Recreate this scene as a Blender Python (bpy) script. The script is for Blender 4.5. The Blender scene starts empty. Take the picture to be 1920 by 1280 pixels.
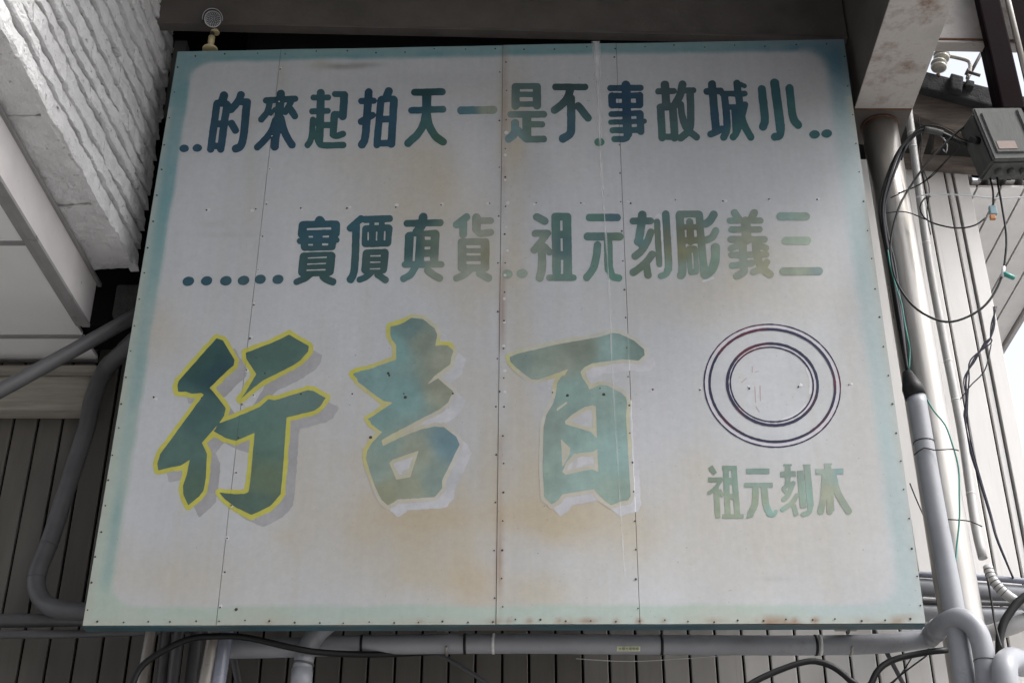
import bpy, bmesh, math, random
import numpy as np
from mathutils import Vector, Matrix
random.seed(7); RNG = np.random.default_rng(11)
S = bpy.context.scene
COL = S.collection

# ------------------------------------------------------------------ camera, sky, sun, exposure
F_PX = 2640.0
PITCH = math.atan(F_PX / 4540.0)
CAM = np.array([0.0, -5.9038, 1.6])
cam_d = bpy.data.cameras.new('camera'); cam = bpy.data.objects.new('camera', cam_d); COL.objects.link(cam)
cam.location = CAM; cam.rotation_euler = (math.pi / 2 + PITCH, 0, 0)
cam_d.sensor_width = 36.0; cam_d.lens = 36.0 * F_PX / 1920.0
cam_d.clip_start = 0.05; cam_d.clip_end = 500
S.camera = cam

SUN_EL, SUN_AZ = math.radians(50), math.radians(112)      # azimuth measured clockwise from +Y (towards the wall)
w = bpy.data.worlds.new('World'); S.world = w; w.use_nodes = True
nt = w.node_tree; nt.nodes.clear()
sky = nt.nodes.new('ShaderNodeTexSky'); sky.sky_type = 'NISHITA'; sky.sun_disc = False
sky.sun_elevation = SUN_EL; sky.sun_rotation = SUN_AZ; sky.dust_density = 4.0; sky.air_density = 1.0
hs = nt.nodes.new('ShaderNodeHueSaturation'); hs.inputs['Saturation'].default_value = 0.30
bg = nt.nodes.new('ShaderNodeBackground'); bg.inputs['Strength'].default_value = 0.15
wo = nt.nodes.new('ShaderNodeOutputWorld')
nt.links.new(sky.outputs[0], hs.inputs['Color']); nt.links.new(hs.outputs[0], bg.inputs['Color']); nt.links.new(bg.outputs[0], wo.inputs['Surface'])
sd = bpy.data.lights.new('sun', 'SUN'); sd.energy = 1.1; sd.angle = math.radians(18); sd.color = (1.0, 0.98, 0.955)
sun = bpy.data.objects.new('sun', sd); COL.objects.link(sun)
sdir = Vector((math.sin(SUN_AZ) * math.cos(SUN_EL), math.cos(SUN_AZ) * math.cos(SUN_EL), math.sin(SUN_EL)))
sun.rotation_euler = (-sdir).to_track_quat('-Z', 'Y').to_euler(); sun.location = (6, -6, 12)
S.view_settings.view_transform = 'Standard'; S.view_settings.look = 'None'; S.view_settings.gamma = 1.0
S.view_settings.use_curve_mapping = False; S.view_settings.exposure = 1.2

# ------------------------------------------------------------------ measuring helpers (pixel of the 1920x1280 photo -> point at a chosen real depth)
_F = np.array([0, math.cos(PITCH), math.sin(PITCH)]); _U = np.array([0, -math.sin(PITCH), math.cos(PITCH)]); _R = np.array([1.0, 0, 0])
def at(x, y, Y):
    r = _F * F_PX + _R * (x - 960) + _U * (640 - y)
    return Vector(CAM + r * ((Y - CAM[1]) / r[1]))
def atz(x, y, Z):
    r = _F * F_PX + _R * (x - 960) + _U * (640 - y)
    return Vector(CAM + r * ((Z - CAM[2]) / r[2]))
def to_px(X, Z, Y=0.0):                      # numpy arrays of points on plane Y -> pixel
    dx = X - CAM[0]; dy = Y - CAM[1]; dz = Z - CAM[2]
    dep = dy * _F[1] + dz * _F[2]; up = dy * _U[1] + dz * _U[2]
    return 960 + F_PX * dx / dep, 640 - F_PX * up / dep
def at_np(x, y, Y=0.0):
    rx = x - 960; rv = 640 - y
    ry = _F[1] * F_PX + _U[1] * rv; rz = _F[2] * F_PX + _U[2] * rv
    k = (Y - CAM[1]) / ry
    return CAM[0] + rx * k, CAM[2] + rz * k

# ------------------------------------------------------------------ smooth noise in numpy
_T = np.random.default_rng(3).random((64, 64))
def vnoise(x, y):
    xi = np.floor(x).astype(int); yi = np.floor(y).astype(int); fx = x - xi; fy = y - yi
    fx = fx * fx * (3 - 2 * fx); fy = fy * fy * (3 - 2 * fy)
    a = _T[xi % 64, yi % 64]; b = _T[(xi + 1) % 64, yi % 64]; c = _T[xi % 64, (yi + 1) % 64]; d = _T[(xi + 1) % 64, (yi + 1) % 64]
    return (a * (1 - fx) + b * fx) * (1 - fy) + (c * (1 - fx) + d * fx) * fy
def fbm(x, y, o=4):
    s = 0; a = 0.5; t = 0
    for i in range(o):
        s = s + a * vnoise(x + 17.3 * i, y + 9.1 * i); t += a; a *= 0.5; x = x * 2.03; y = y * 2.03
    return s / t

# ------------------------------------------------------------------ materials
MATS = {}
def new_mat(name):
    m = bpy.data.materials.new(name); m.use_nodes = True
    return m, m.node_tree, m.node_tree.nodes['Principled BSDF']
def N(t, typ, **kw):
    n = t.nodes.new(typ)
    for k, v in kw.items():
        setattr(n, k, v)
    return n
def mat(name, col, col2=None, rough=0.6, metal=0.0, scale=6.0, detail=6.0, bump=0.0, bscale=40.0, stretch=(1, 1, 1), col3=None, c3lo=0.62, c3hi=0.72, c3scale=9.0, c3stretch=None, spec=0.5):
    """procedural: two tones mixed by noise, a third tone in patches with a shape of their own, fine bump"""
    if name in MATS: return MATS[name]
    m, t, b = new_mat(name)
    tc = N(t, 'ShaderNodeTexCoord'); mp = N(t, 'ShaderNodeMapping'); mp.inputs['Scale'].default_value = stretch
    t.links.new(tc.outputs['Object'], mp.inputs['Vector'])
    oi = N(t, 'ShaderNodeObjectInfo'); va = N(t, 'ShaderNodeVectorMath', operation='ADD')
    mu = N(t, 'ShaderNodeMath', operation='MULTIPLY'); mu.inputs[1].default_value = 37.0
    t.links.new(oi.outputs['Random'], mu.inputs[0]); t.links.new(mp.outputs[0], va.inputs[0]); t.links.new(mu.outputs[0], va.inputs[1])
    no = N(t, 'ShaderNodeTexNoise'); no.inputs['Scale'].default_value = scale; no.inputs['Detail'].default_value = detail; no.inputs['Roughness'].default_value = 0.62
    t.links.new(va.outputs[0], no.inputs['Vector'])
    cr = N(t, 'ShaderNodeValToRGB'); cr.color_ramp.elements[0].position = 0.32; cr.color_ramp.elements[1].position = 0.68
    c2 = col2 or tuple(c * 0.78 for c in col)
    cr.color_ramp.elements[0].color = (*c2, 1); cr.color_ramp.elements[1].color = (*col, 1)
    t.links.new(no.outputs['Fac'], cr.inputs['Fac']); out = cr.outputs['Color']
    if col3:
        n3 = N(t, 'ShaderNodeTexNoise'); n3.inputs['Scale'].default_value = c3scale; n3.inputs['Detail'].default_value = 8; n3.inputs['Roughness'].default_value = 0.7
        if c3stretch:
            m3 = N(t, 'ShaderNodeMapping'); m3.inputs['Scale'].default_value = c3stretch; m3.inputs['Location'].default_value = (3, 7, 1)
            t.links.new(va.outputs[0], m3.inputs['Vector']); t.links.new(m3.outputs[0], n3.inputs['Vector'])
        else:
            t.links.new(va.outputs[0], n3.inputs['Vector'])
        mr = N(t, 'ShaderNodeMapRange'); mr.inputs['From Min'].default_value = c3lo; mr.inputs['From Max'].default_value = c3hi
        t.links.new(n3.outputs['Fac'], mr.inputs['Value'])
        mx = N(t, 'ShaderNodeMix', data_type='RGBA'); t.links.new(mr.outputs[0], mx.inputs[0]); t.links.new(out, mx.inputs[6]); mx.inputs[7].default_value = (*col3, 1)
        out = mx.outputs[2]
    t.links.new(out, b.inputs['Base Color'])
    rr = N(t, 'ShaderNodeMapRange'); rr.inputs['To Min'].default_value = max(0.05, rough - 0.1); rr.inputs['To Max'].default_value = min(1, rough + 0.12)
    t.links.new(no.outputs['Fac'], rr.inputs['Value']); t.links.new(rr.outputs[0], b.inputs['Roughness'])
    b.inputs['Metallic'].default_value = metal; b.inputs['Specular IOR Level'].default_value = spec
    if bump:
        nb = N(t, 'ShaderNodeTexNoise'); nb.inputs['Scale'].default_value = bscale; nb.inputs['Detail'].default_value = 8; nb.inputs['Roughness'].default_value = 0.65
        t.links.new(va.outputs[0], nb.inputs['Vector'])
        bp = N(t, 'ShaderNodeBump'); bp.inputs['Strength'].default_value = bump; bp.inputs['Distance'].default_value = 0.02
        t.links.new(nb.outputs['Fac'], bp.inputs['Height']); t.links.new(bp.outputs[0], b.inputs['Normal'])
    MATS[name] = m
    return m
def paint_mat(name, rough, grime):
    """colour from the 'paint' attribute (sprayed and faded sign paint), fine grime and brushed relief on top"""
    m, t, b = new_mat(name)
    at_ = N(t, 'ShaderNodeAttribute', attribute_name='paint')
    tc = N(t, 'ShaderNodeTexCoord')
    no = N(t, 'ShaderNodeTexNoise'); no.inputs['Scale'].default_value = 26; no.inputs['Detail'].default_value = 9; no.inputs['Roughness'].default_value = 0.72
    t.links.new(tc.outputs['Object'], no.inputs['Vector'])
    mr = N(t, 'ShaderNodeMapRange'); mr.inputs['From Min'].default_value = 0.25; mr.inputs['From Max'].default_value = 0.75
    mr.inputs['To Min'].default_value = 1 - grime; mr.inputs['To Max'].default_value = 1 + grime * 0.6
    t.links.new(no.outputs['Fac'], mr.inputs['Value'])
    mp = N(t, 'ShaderNodeMapping'); mp.inputs['Scale'].default_value = (24, 24, 1.2); t.links.new(tc.outputs['Object'], mp.inputs['Vector'])
    n2 = N(t, 'ShaderNodeTexNoise'); n2.inputs['Scale'].default_value = 1.6; n2.inputs['Detail'].default_value = 6
    t.links.new(mp.outputs[0], n2.inputs['Vector'])
    m2 = N(t, 'ShaderNodeMapRange'); m2.inputs['From Min'].default_value = 0.3; m2.inputs['From Max'].default_value = 0.7
    m2.inputs['To Min'].default_value = 1 - grime * 0.28; m2.inputs['To Max'].default_value = 1 + grime * 0.15
    t.links.new(n2.outputs['Fac'], m2.inputs['Value'])
    mm = N(t, 'ShaderNodeMath', operation='MULTIPLY'); t.links.new(mr.outputs[0], mm.inputs[0]); t.links.new(m2.outputs[0], mm.inputs[1])
    # small dark flecks
    n3 = N(t, 'ShaderNodeTexNoise'); n3.inputs['Scale'].default_value = 75; n3.inputs['Detail'].default_value = 3
    t.links.new(tc.outputs['Object'], n3.inputs['Vector'])
    m3 = N(t, 'ShaderNodeMapRange'); m3.inputs['From Min'].default_value = 0.70; m3.inputs['From Max'].default_value = 0.78; m3.inputs['To Min'].default_value = 1; m3.inputs['To Max'].default_value = 0.55
    t.links.new(n3.outputs['Fac'], m3.inputs['Value'])
    m4 = N(t, 'ShaderNodeMath', operation='MULTIPLY'); t.links.new(mm.outputs[0], m4.inputs[0]); t.links.new(m3.outputs[0], m4.inputs[1])
    vm = N(t, 'ShaderNodeVectorMath', operation='SCALE'); t.links.new(at_.outputs['Color'], vm.inputs[0]); t.links.new(m4.outputs[0], vm.inputs['Scale'])
    t.links.new(vm.outputs[0], b.inputs['Base Color'])
    b.inputs['Roughness'].default_value = rough; b.inputs['Specular IOR Level'].default_value = 0.22
    bp = N(t, 'ShaderNodeBump'); bp.inputs['Strength'].default_value = 0.06; bp.inputs['Distance'].default_value = 0.003
    t.links.new(n2.outputs['Fac'], bp.inputs['Height']); t.links.new(bp.outputs[0], b.inputs['Normal'])
    MATS[name] = m
    return m

mat('asphalt', (0.30, 0.295, 0.29), (0.23, 0.225, 0.22), 0.9, scale=3, bump=0.4, bscale=60)
mat('siding', (0.165, 0.152, 0.136), (0.118, 0.108, 0.096), 0.55, scale=2.2, stretch=(3, 3, 0.5), bump=0.05, bscale=15, col3=(0.08, 0.071, 0.059), c3lo=0.55, c3hi=0.85, c3scale=2.5, c3stretch=(3, 3, 0.35))
mat('render_grey', (0.26, 0.25, 0.24), (0.2, 0.195, 0.19), 0.85, scale=1.5, bump=0.1)
mat('window_glass', (0.05, 0.055, 0.06), (0.04, 0.045, 0.05), 0.1)
mat('siding_lit', (0.78, 0.76, 0.74), (0.70, 0.68, 0.66), 0.55, scale=2.2, stretch=(3, 3, 0.5), bump=0.05, bscale=15, col3=(0.42, 0.38, 0.33), c3lo=0.66, c3hi=0.9, c3scale=2.5, c3stretch=(3, 3, 0.35))  # bright copy of the siding tone, daylight put into its colour
mat('dark_void', (0.007, 0.007, 0.006), (0.005, 0.005, 0.0045), 0.95, spec=0.1)
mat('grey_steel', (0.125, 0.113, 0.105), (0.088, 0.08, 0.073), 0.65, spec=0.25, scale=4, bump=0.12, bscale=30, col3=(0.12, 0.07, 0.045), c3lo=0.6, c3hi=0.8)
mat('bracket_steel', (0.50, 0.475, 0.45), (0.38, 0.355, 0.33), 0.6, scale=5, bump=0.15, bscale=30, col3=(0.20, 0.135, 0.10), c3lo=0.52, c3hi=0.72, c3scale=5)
mat('galvanised', (0.43, 0.41, 0.385), (0.31, 0.29, 0.265), 0.30, metal=0.6, scale=3, stretch=(4, 4, 0.6), bump=0.05, bscale=20, col3=(0.30, 0.21, 0.14), c3lo=0.60, c3hi=0.78, c3scale=4, c3stretch=(4, 4, 0.3))
mat('rust', (0.16, 0.075, 0.035), (0.09, 0.045, 0.03), 0.85, scale=30, bump=0.3)
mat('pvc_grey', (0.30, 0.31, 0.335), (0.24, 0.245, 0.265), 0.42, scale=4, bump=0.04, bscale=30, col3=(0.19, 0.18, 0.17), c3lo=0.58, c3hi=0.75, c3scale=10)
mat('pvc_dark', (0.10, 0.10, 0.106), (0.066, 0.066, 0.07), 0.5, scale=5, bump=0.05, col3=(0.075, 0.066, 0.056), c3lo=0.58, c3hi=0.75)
mat('pvc_pale', (0.46, 0.455, 0.45), (0.38, 0.375, 0.37), 0.45, scale=5, bump=0.05, col3=(0.30, 0.28, 0.25), c3lo=0.6, c3hi=0.75)
mat('pipe_blue', (0.22, 0.23, 0.28), (0.17, 0.18, 0.22), 0.25, scale=4, bump=0.03)
mat('pipe_cream', (0.30, 0.275, 0.245), (0.22, 0.20, 0.18), 0.30, scale=4, bump=0.03)
mat('black_rubber', (0.008, 0.008, 0.009), (0.005, 0.005, 0.006), 0.5, scale=8, spec=0.3)
mat('violet_cable', (0.018, 0.015, 0.034), (0.011, 0.011, 0.022), 0.45, scale=8, spec=0.3)
mat('white_cable', (0.62, 0.62, 0.64), (0.5, 0.5, 0.52), 0.4, scale=8)
mat('green_cable', (0.04, 0.27, 0.22), (0.03, 0.2, 0.17), 0.4, scale=8)
mat('white_soffit', (0.80, 0.795, 0.79), (0.74, 0.735, 0.73), 0.55, scale=1.5, bump=0.03, bscale=10, col3=(0.26, 0.24, 0.22), c3lo=0.69, c3hi=0.74, c3scale=22)
mat('soffit_trim', (0.33, 0.32, 0.32), (0.24, 0.235, 0.235), 0.5, scale=5, bump=0.06, col3=(0.12, 0.11, 0.10), c3lo=0.6, c3hi=0.72)
mat('fascia_white', (0.72, 0.69, 0.69), (0.62, 0.59, 0.59), 0.5, scale=3, bump=0.04, col3=(0.22, 0.20, 0.19), c3lo=0.66, c3hi=0.74, c3scale=16)
mat('painted_stone', (0.86, 0.855, 0.865), (0.74, 0.735, 0.74), 0.75, scale=9, detail=10, bump=1.0, bscale=55, col3=(0.20, 0.18, 0.165), c3lo=0.60, c3hi=0.70, c3scale=20)
mat('mortar', (0.06, 0.057, 0.055), (0.035, 0.034, 0.033), 0.95, scale=12, bump=0.5)
mat('old_timber', (0.17, 0.14, 0.118), (0.08, 0.065, 0.056), 0.85, scale=5, stretch=(1.2, 8, 8), bump=0.5, bscale=14, col3=(0.30, 0.27, 0.24), c3lo=0.60, c3hi=0.72, c3scale=7, c3stretch=(1, 6, 6))
mat('pale_timber', (0.36, 0.335, 0.29), (0.22, 0.20, 0.17), 0.75, scale=4, stretch=(0.6, 9, 9), bump=0.3, bscale=14, col3=(0.16, 0.14, 0.11), c3lo=0.6, c3hi=0.75, c3scale=4, c3stretch=(0.6, 6, 6))
mat('roof_felt', (0.04, 0.039, 0.042), (0.02, 0.02, 0.022), 0.95, scale=10, bump=0.7, bscale=18)
mat('maroon_steel', (0.008, 0.0035, 0.0045), (0.005, 0.0025, 0.0035), 0.6, scale=5, bump=0.06, spec=0.02)
mat('grey_box', (0.10, 0.104, 0.10), (0.06, 0.062, 0.06), 0.7, spec=0.2, scale=6, stretch=(3, 3, 0.8), bump=0.1, bscale=25, col3=(0.09, 0.088, 0.085), c3lo=0.58, c3hi=0.72)
mat('pink_label', (0.22, 0.155, 0.13), (0.16, 0.12, 0.105), 0.7, scale=20)
mat('cream_plastic', (0.56, 0.47, 0.27), (0.46, 0.38, 0.21), 0.5, scale=12)
mat('lamp_black', (0.02, 0.02, 0.021), (0.013, 0.013, 0.014), 0.4)
mat('lamp_rim', (0.55, 0.55, 0.56), (0.45, 0.45, 0.46), 0.3)
mat('lamp_face', (0.05, 0.052, 0.06), (0.035, 0.036, 0.04), 0.3)
mat('led', (0.75, 0.76, 0.78), (0.65, 0.66, 0.68), 0.2)
mat('porcelain', (0.62, 0.60, 0.53), (0.5, 0.48, 0.42), 0.3, scale=10, col3=(0.25, 0.22, 0.18), c3lo=0.6, c3hi=0.7)
mat('sign_back', (0.10, 0.16, 0.18), (0.06, 0.10, 0.115), 0.6, scale=5)
mat('sign_lip', (0.06, 0.145, 0.18), (0.04, 0.085, 0.10), 0.5, scale=3, stretch=(1.2, 4, 4), bump=0.05, col3=(0.10, 0.095, 0.085), c3lo=0.48, c3hi=0.62, c3scale=0.9)
mat('screw', (0.06, 0.042, 0.032), (0.03, 0.025, 0.022), 0.7, scale=30)
mat('putty', (0.54, 0.545, 0.56), (0.49, 0.495, 0.51), 0.6, scale=20)
mat('sticker', (0.60, 0.62, 0.42), (0.54, 0.56, 0.38), 0.5, scale=20)
mat('sticker_ink', (0.06, 0.085, 0.04), (0.045, 0.07, 0.03), 0.6)
mat('tag_white', (0.7, 0.7, 0.68), (0.55, 0.55, 0.53), 0.5, scale=30)
mat('corrugated', (0.44, 0.42, 0.41), (0.33, 0.315, 0.305), 0.5, scale=4, bump=0.05, col3=(0.2, 0.15, 0.12), c3lo=0.62, c3hi=0.75)
mat('orange_plastic', (0.45, 0.19, 0.06), (0.35, 0.15, 0.05), 0.45)
mat('blue_plastic', (0.22, 0.34, 0.38), (0.18, 0.28, 0.32), 0.4)
mat('roof_dark', (0.05, 0.047, 0.045), (0.034, 0.032, 0.031), 0.8, scale=2, bump=0.1)
paint_mat('sign_paint', 0.48, 0.09)
paint_mat('letter_paint', 0.52, 0.12)
# milky run mark: thin translucent film
m, t, b = new_mat('run_mark'); b.inputs['Base Color'].default_value = (0.74, 0.74, 0.76, 1); b.inputs['Roughness'].default_value = 0.5
_tc = N(t, 'ShaderNodeTexCoord'); _n = N(t, 'ShaderNodeTexNoise'); _n.inputs['Scale'].default_value = 7; t.links.new(_tc.outputs['Object'], _n.inputs['Vector'])
_at = N(t, 'ShaderNodeAttribute', attribute_name='paint'); _sp = N(t, 'ShaderNodeSeparateColor'); t.links.new(_at.outputs['Color'], _sp.inputs[0])
_mm = N(t, 'ShaderNodeMath', operation='MULTIPLY'); t.links.new(_n.outputs['Fac'], _mm.inputs[0]); t.links.new(_sp.outputs[0], _mm.inputs[1])
t.links.new(_mm.outputs[0], b.inputs['Alpha']); MATS['run_mark'] = m

# ------------------------------------------------------------------ object helpers
def link(name, me, m, parent=None, smooth=False):
    o = bpy.data.objects.new(name, me); COL.objects.link(o)
    if m is not None:
        me.materials.append(MATS[m] if isinstance(m, str) else m)
    if smooth:
        me.polygons.foreach_set('use_smooth', [True] * len(me.polygons))
    if parent is not None:
        o.parent = parent; o.matrix_parent_inverse = Matrix.Translation(-parent.location)
    return o
def tag(o, label, cat, group=None):
    o['label'] = label; o['category'] = cat
    if group: o['group'] = group
    return o
def thing(name, label, cat, loc=(0, 0, 0), group=None):
    o = bpy.data.objects.new(name, None); COL.objects.link(o); o.location = loc; o.empty_display_size = 0.1
    return tag(o, label, cat, group)
def hexa(name, pts, m, parent=None, bevel=0.0):
    """solid from 8 corners: bottom 4 (counter clockwise from above) then top 4"""
    bm = bmesh.new(); v = [bm.verts.new(p) for p in pts]
    for f in ((3, 2, 1, 0), (4, 5, 6, 7), (0, 1, 5, 4), (1, 2, 6, 5), (2, 3, 7, 6), (3, 0, 4, 7)):
        bm.faces.new([v[i] for i in f])
    bmesh.ops.recalc_face_normals(bm, faces=bm.faces)
    if bevel: bmesh.ops.bevel(bm, geom=list(bm.edges), offset=bevel, segments=2, affect='EDGES', profile=0.6)
    me = bpy.data.meshes.new(name); bm.to_mesh(me); bm.free()
    return link(name, me, m, parent)
def box(name, a, b, m, parent=None, bevel=0.0):
    x0, y0, z0 = a; x1, y1, z1 = b
    return hexa(name, [(x0, y0, z0), (x1, y0, z0), (x1, y1, z0), (x0, y1, z0), (x0, y0, z1), (x1, y0, z1), (x1, y1, z1), (x0, y1, z1)], m, parent, bevel)
def smooth_path(P, step):
    P = [Vector(p) for p in P]
    if len(P) == 2:
        n = max(1, int((P[1] - P[0]).length / step)); return [P[0].lerp(P[1], i / n) for i in range(n + 1)]
    Q = [2 * P[0] - P[1]] + P + [2 * P[-1] - P[-2]]; out = []
    for i in range(1, len(Q) - 2):
        p0, p1, p2, p3 = Q[i - 1:i + 3]; n = max(2, int((p2 - p1).length / step))
        for k in range(n):
            t = k / n
            out.append(0.5 * ((2 * p1) + (p2 - p0) * t + (2 * p0 - 5 * p1 + 4 * p2 - p3) * t * t + (3 * p1 - p0 - 3 * p2 + p3) * t ** 3))
    out.append(P[-1]); return out
def tube_mesh(name, path, rad, seg=14, cap=True):
    """swept round tube; rad is a number or one radius per path point"""
    n = len(path); R = rad if isinstance(rad, (list, tuple)) else [rad] * n
    tang = [(path[min(i + 1, n - 1)] - path[max(i - 1, 0)]).normalized() for i in range(n)]
    up = Vector((0, 0, 1)) if abs(tang[0].z) < 0.9 else Vector((0, 1, 0))
    nrm = (up - tang[0] * up.dot(tang[0])).normalized(); V = []; Fc = []
    for i in range(n):
        nrm = (nrm - tang[i] * nrm.dot(tang[i])).normalized(); bi = tang[i].cross(nrm)
        for k in range(seg):
            a = 2 * math.pi * k / seg
            V.append(path[i] + (nrm * math.cos(a) + bi * math.sin(a)) * R[i])
    for i in range(n - 1):
        for k in range(seg):
            k2 = (k + 1) % seg
            Fc.append((i * seg + k, i * seg + k2, (i + 1) * seg + k2, (i + 1) * seg + k))
    if cap:
        Fc.append(tuple(range(seg - 1, -1, -1))); Fc.append(tuple((n - 1) * seg + k for k in range(seg)))
    me = bpy.data.meshes.new(name); me.from_pydata([tuple(v) for v in V], [], Fc)
    for p in me.polygons: p.use_smooth = len(p.vertices) == 4
    return me
def tube(name, P, rad, m, parent=None, seg=14, step=0.05):
    return link(name, tube_mesh(name, smooth_path(P, step), rad, seg), m, parent)
def px_path(pts, Y=None, run_on=True):
    P = [at(p[0], p[1], p[2] if len(p) > 2 else Y) for p in pts]
    if not run_on: return P
    if pts[-1][1] >= 1300: P += [Vector((P[-1].x, P[-1].y, z_)) for z_ in (P[-1].z - .4, .05)]      # runs on down to the ground
    if pts[0][1] >= 1300: P = [Vector((P[0].x, P[0].y, z_)) for z_ in (.05, P[0].z - .4)] + P
    return P
def ring(name, P, i, w, rad, m, parent, seg=16):
    """short sleeve / band round the path at fraction i"""
    L = smooth_path(P, 0.02); k = max(1, min(len(L) - 2, int(i * (len(L) - 1)))); d = (L[k + 1] - L[k - 1]).normalized()
    return link(name, tube_mesh(name, [L[k] - d * w / 2, L[k] + d * w / 2], rad, seg), m, parent)

# ------------------------------------------------------------------ the setting
gm = bpy.data.meshes.new('street'); gm.from_pydata([(-80, -80, 0), (80, -80, 0), (80, 80, 0), (-80, 80, 0)], [], [(0, 1, 2, 3)])
o = link('street', gm, 'asphalt'); o['kind'] = 'structure'
# deck over the passage (its edge rests on the steel bracket on the right)
o = box('roof_deck', (-7.0, -1.9, 7.62), (2.02, 1.6, 7.75), 'roof_dark'); o['kind'] = 'structure'
# unseen house added behind the camera, sized to keep low sky off the wall
FB_Y, FB_H = -10.5, 12.0
fb = thing('sky_block_house', 'unseen four storey grey house added behind the viewer to block low sky', 'house', (0, FB_Y, 0))
box('wall', (-14, FB_Y - 6, 0), (3, FB_Y, FB_H), 'render_grey', fb)
box('cornice', (-14.2, FB_Y + .002, FB_H - .3), (3.2, FB_Y + .25, FB_H + .05), 'render_grey', fb, .02)
for fl in range(4):
    for kx in range(-5, 1):
        box('window', (kx * 2.4 - .6, FB_Y + .002, 1.0 + fl * 2.8), (kx * 2.4 + .6, FB_Y + .05, 2.5 + fl * 2.8), 'window_glass', fb, .01)

# siding wall behind the sign: every board its own part
WY = 0.80
wall = thing('siding_wall', 'wall of narrow upright cream boards behind the signboard and pipes', 'wall', (0, WY, 0))
box('backing', (-5.0, WY + 0.012, 0.0), (2.60, WY + 0.14, 6.70), 'dark_void', wall)
PW = 0.1302
x_ref = at(1192, 1227, WY).x; x_end = at(1846, 500, WY).x
k0 = int((-4.9 - x_ref) / PW)
xs = [x_ref + PW * k for k in range(k0, 60) if x_ref + PW * k < x_end - 0.05]
top_z = at(1750, 301, WY).z
pm = {}
for i, x in enumerate(xs):
    x2 = xs[i + 1] if i + 1 < len(xs) else x_end - 0.085
    wd = round(x2 - x - 0.012, 4)
    lit_step = min(6, max(0, int(round((x - 0.1) / 1.75 * 6 + random.uniform(-.35, .35))))); wm = 'siding_%d' % lit_step  # boards grade from dark to bright along x, daylight put into the colour
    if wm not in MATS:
        g = (lit_step / 6) ** 1.3; mixc = lambda a, b: tuple(p + (q - p) * g for p, q in zip(a, b))
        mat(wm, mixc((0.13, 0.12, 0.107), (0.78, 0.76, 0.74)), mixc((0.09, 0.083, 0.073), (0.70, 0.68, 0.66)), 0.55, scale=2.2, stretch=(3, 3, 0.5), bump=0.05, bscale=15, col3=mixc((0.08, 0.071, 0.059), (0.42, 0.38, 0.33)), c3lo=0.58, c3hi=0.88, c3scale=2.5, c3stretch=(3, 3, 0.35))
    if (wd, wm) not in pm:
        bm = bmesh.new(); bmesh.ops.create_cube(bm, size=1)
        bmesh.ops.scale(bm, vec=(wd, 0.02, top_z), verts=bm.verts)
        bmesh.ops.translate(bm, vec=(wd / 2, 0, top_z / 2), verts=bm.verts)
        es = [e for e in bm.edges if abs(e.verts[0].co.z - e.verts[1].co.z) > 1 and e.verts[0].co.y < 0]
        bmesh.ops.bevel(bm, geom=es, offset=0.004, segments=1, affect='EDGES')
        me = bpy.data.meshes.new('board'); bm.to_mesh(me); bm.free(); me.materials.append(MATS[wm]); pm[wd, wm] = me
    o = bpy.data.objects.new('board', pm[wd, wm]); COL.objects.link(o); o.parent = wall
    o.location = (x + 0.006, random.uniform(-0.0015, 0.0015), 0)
box('corner_strip', (x_end - 0.078, WY - 0.022, 0.0), (x_end, WY + 0.10, top_z - 0.07), 'siding_lit', wall, 0.003)

box('upper_backing', (-5.0, WY + 0.03, 6.71), (2.13, WY + 0.12, 7.61), 'dark_void', wall)  # black sheet closing the gap over the wall, darkness put into its colour
# ------------------------------------------------------------------ left building: stone cladding, soffit
def bx(y): return -1.992 + 0.0765 * y            # vertical face of the stone cladding (plan)
SZ = 5.66
bulk = thing('stone_bulkhead', 'white painted rough split stone cladding with narrow courses, left of the signboard', 'stone cladding', (-2.4, 0, SZ))
hexa('core', [(bx(-4) - 0.35, -4, SZ + 0.03), (bx(-4) - 0.045, -4, SZ + 0.03), (bx(.33) - 0.055, .33, SZ + 0.03), (bx(.33) - 0.28, .33, SZ + 0.03),
              (bx(-4) - 0.35, -4, 7.6), (bx(-4) - 0.045, -4, 7.6), (bx(.33) - 0.045, .33, 7.6), (bx(.33) - 0.28, .33, 7.6)], 'mortar', bulk)
box('gap_shade_box', (-2.40, .46, 5.40), (-1.60, .72, 7.6), 'dark_void', bulk)  # near-black box filling the gap beside the sign, shade put into its colour
box('end_lump', (-2.10, .40, 5.42), (-1.93, .455, 5.62), 'mortar', bulk, .02)
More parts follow.
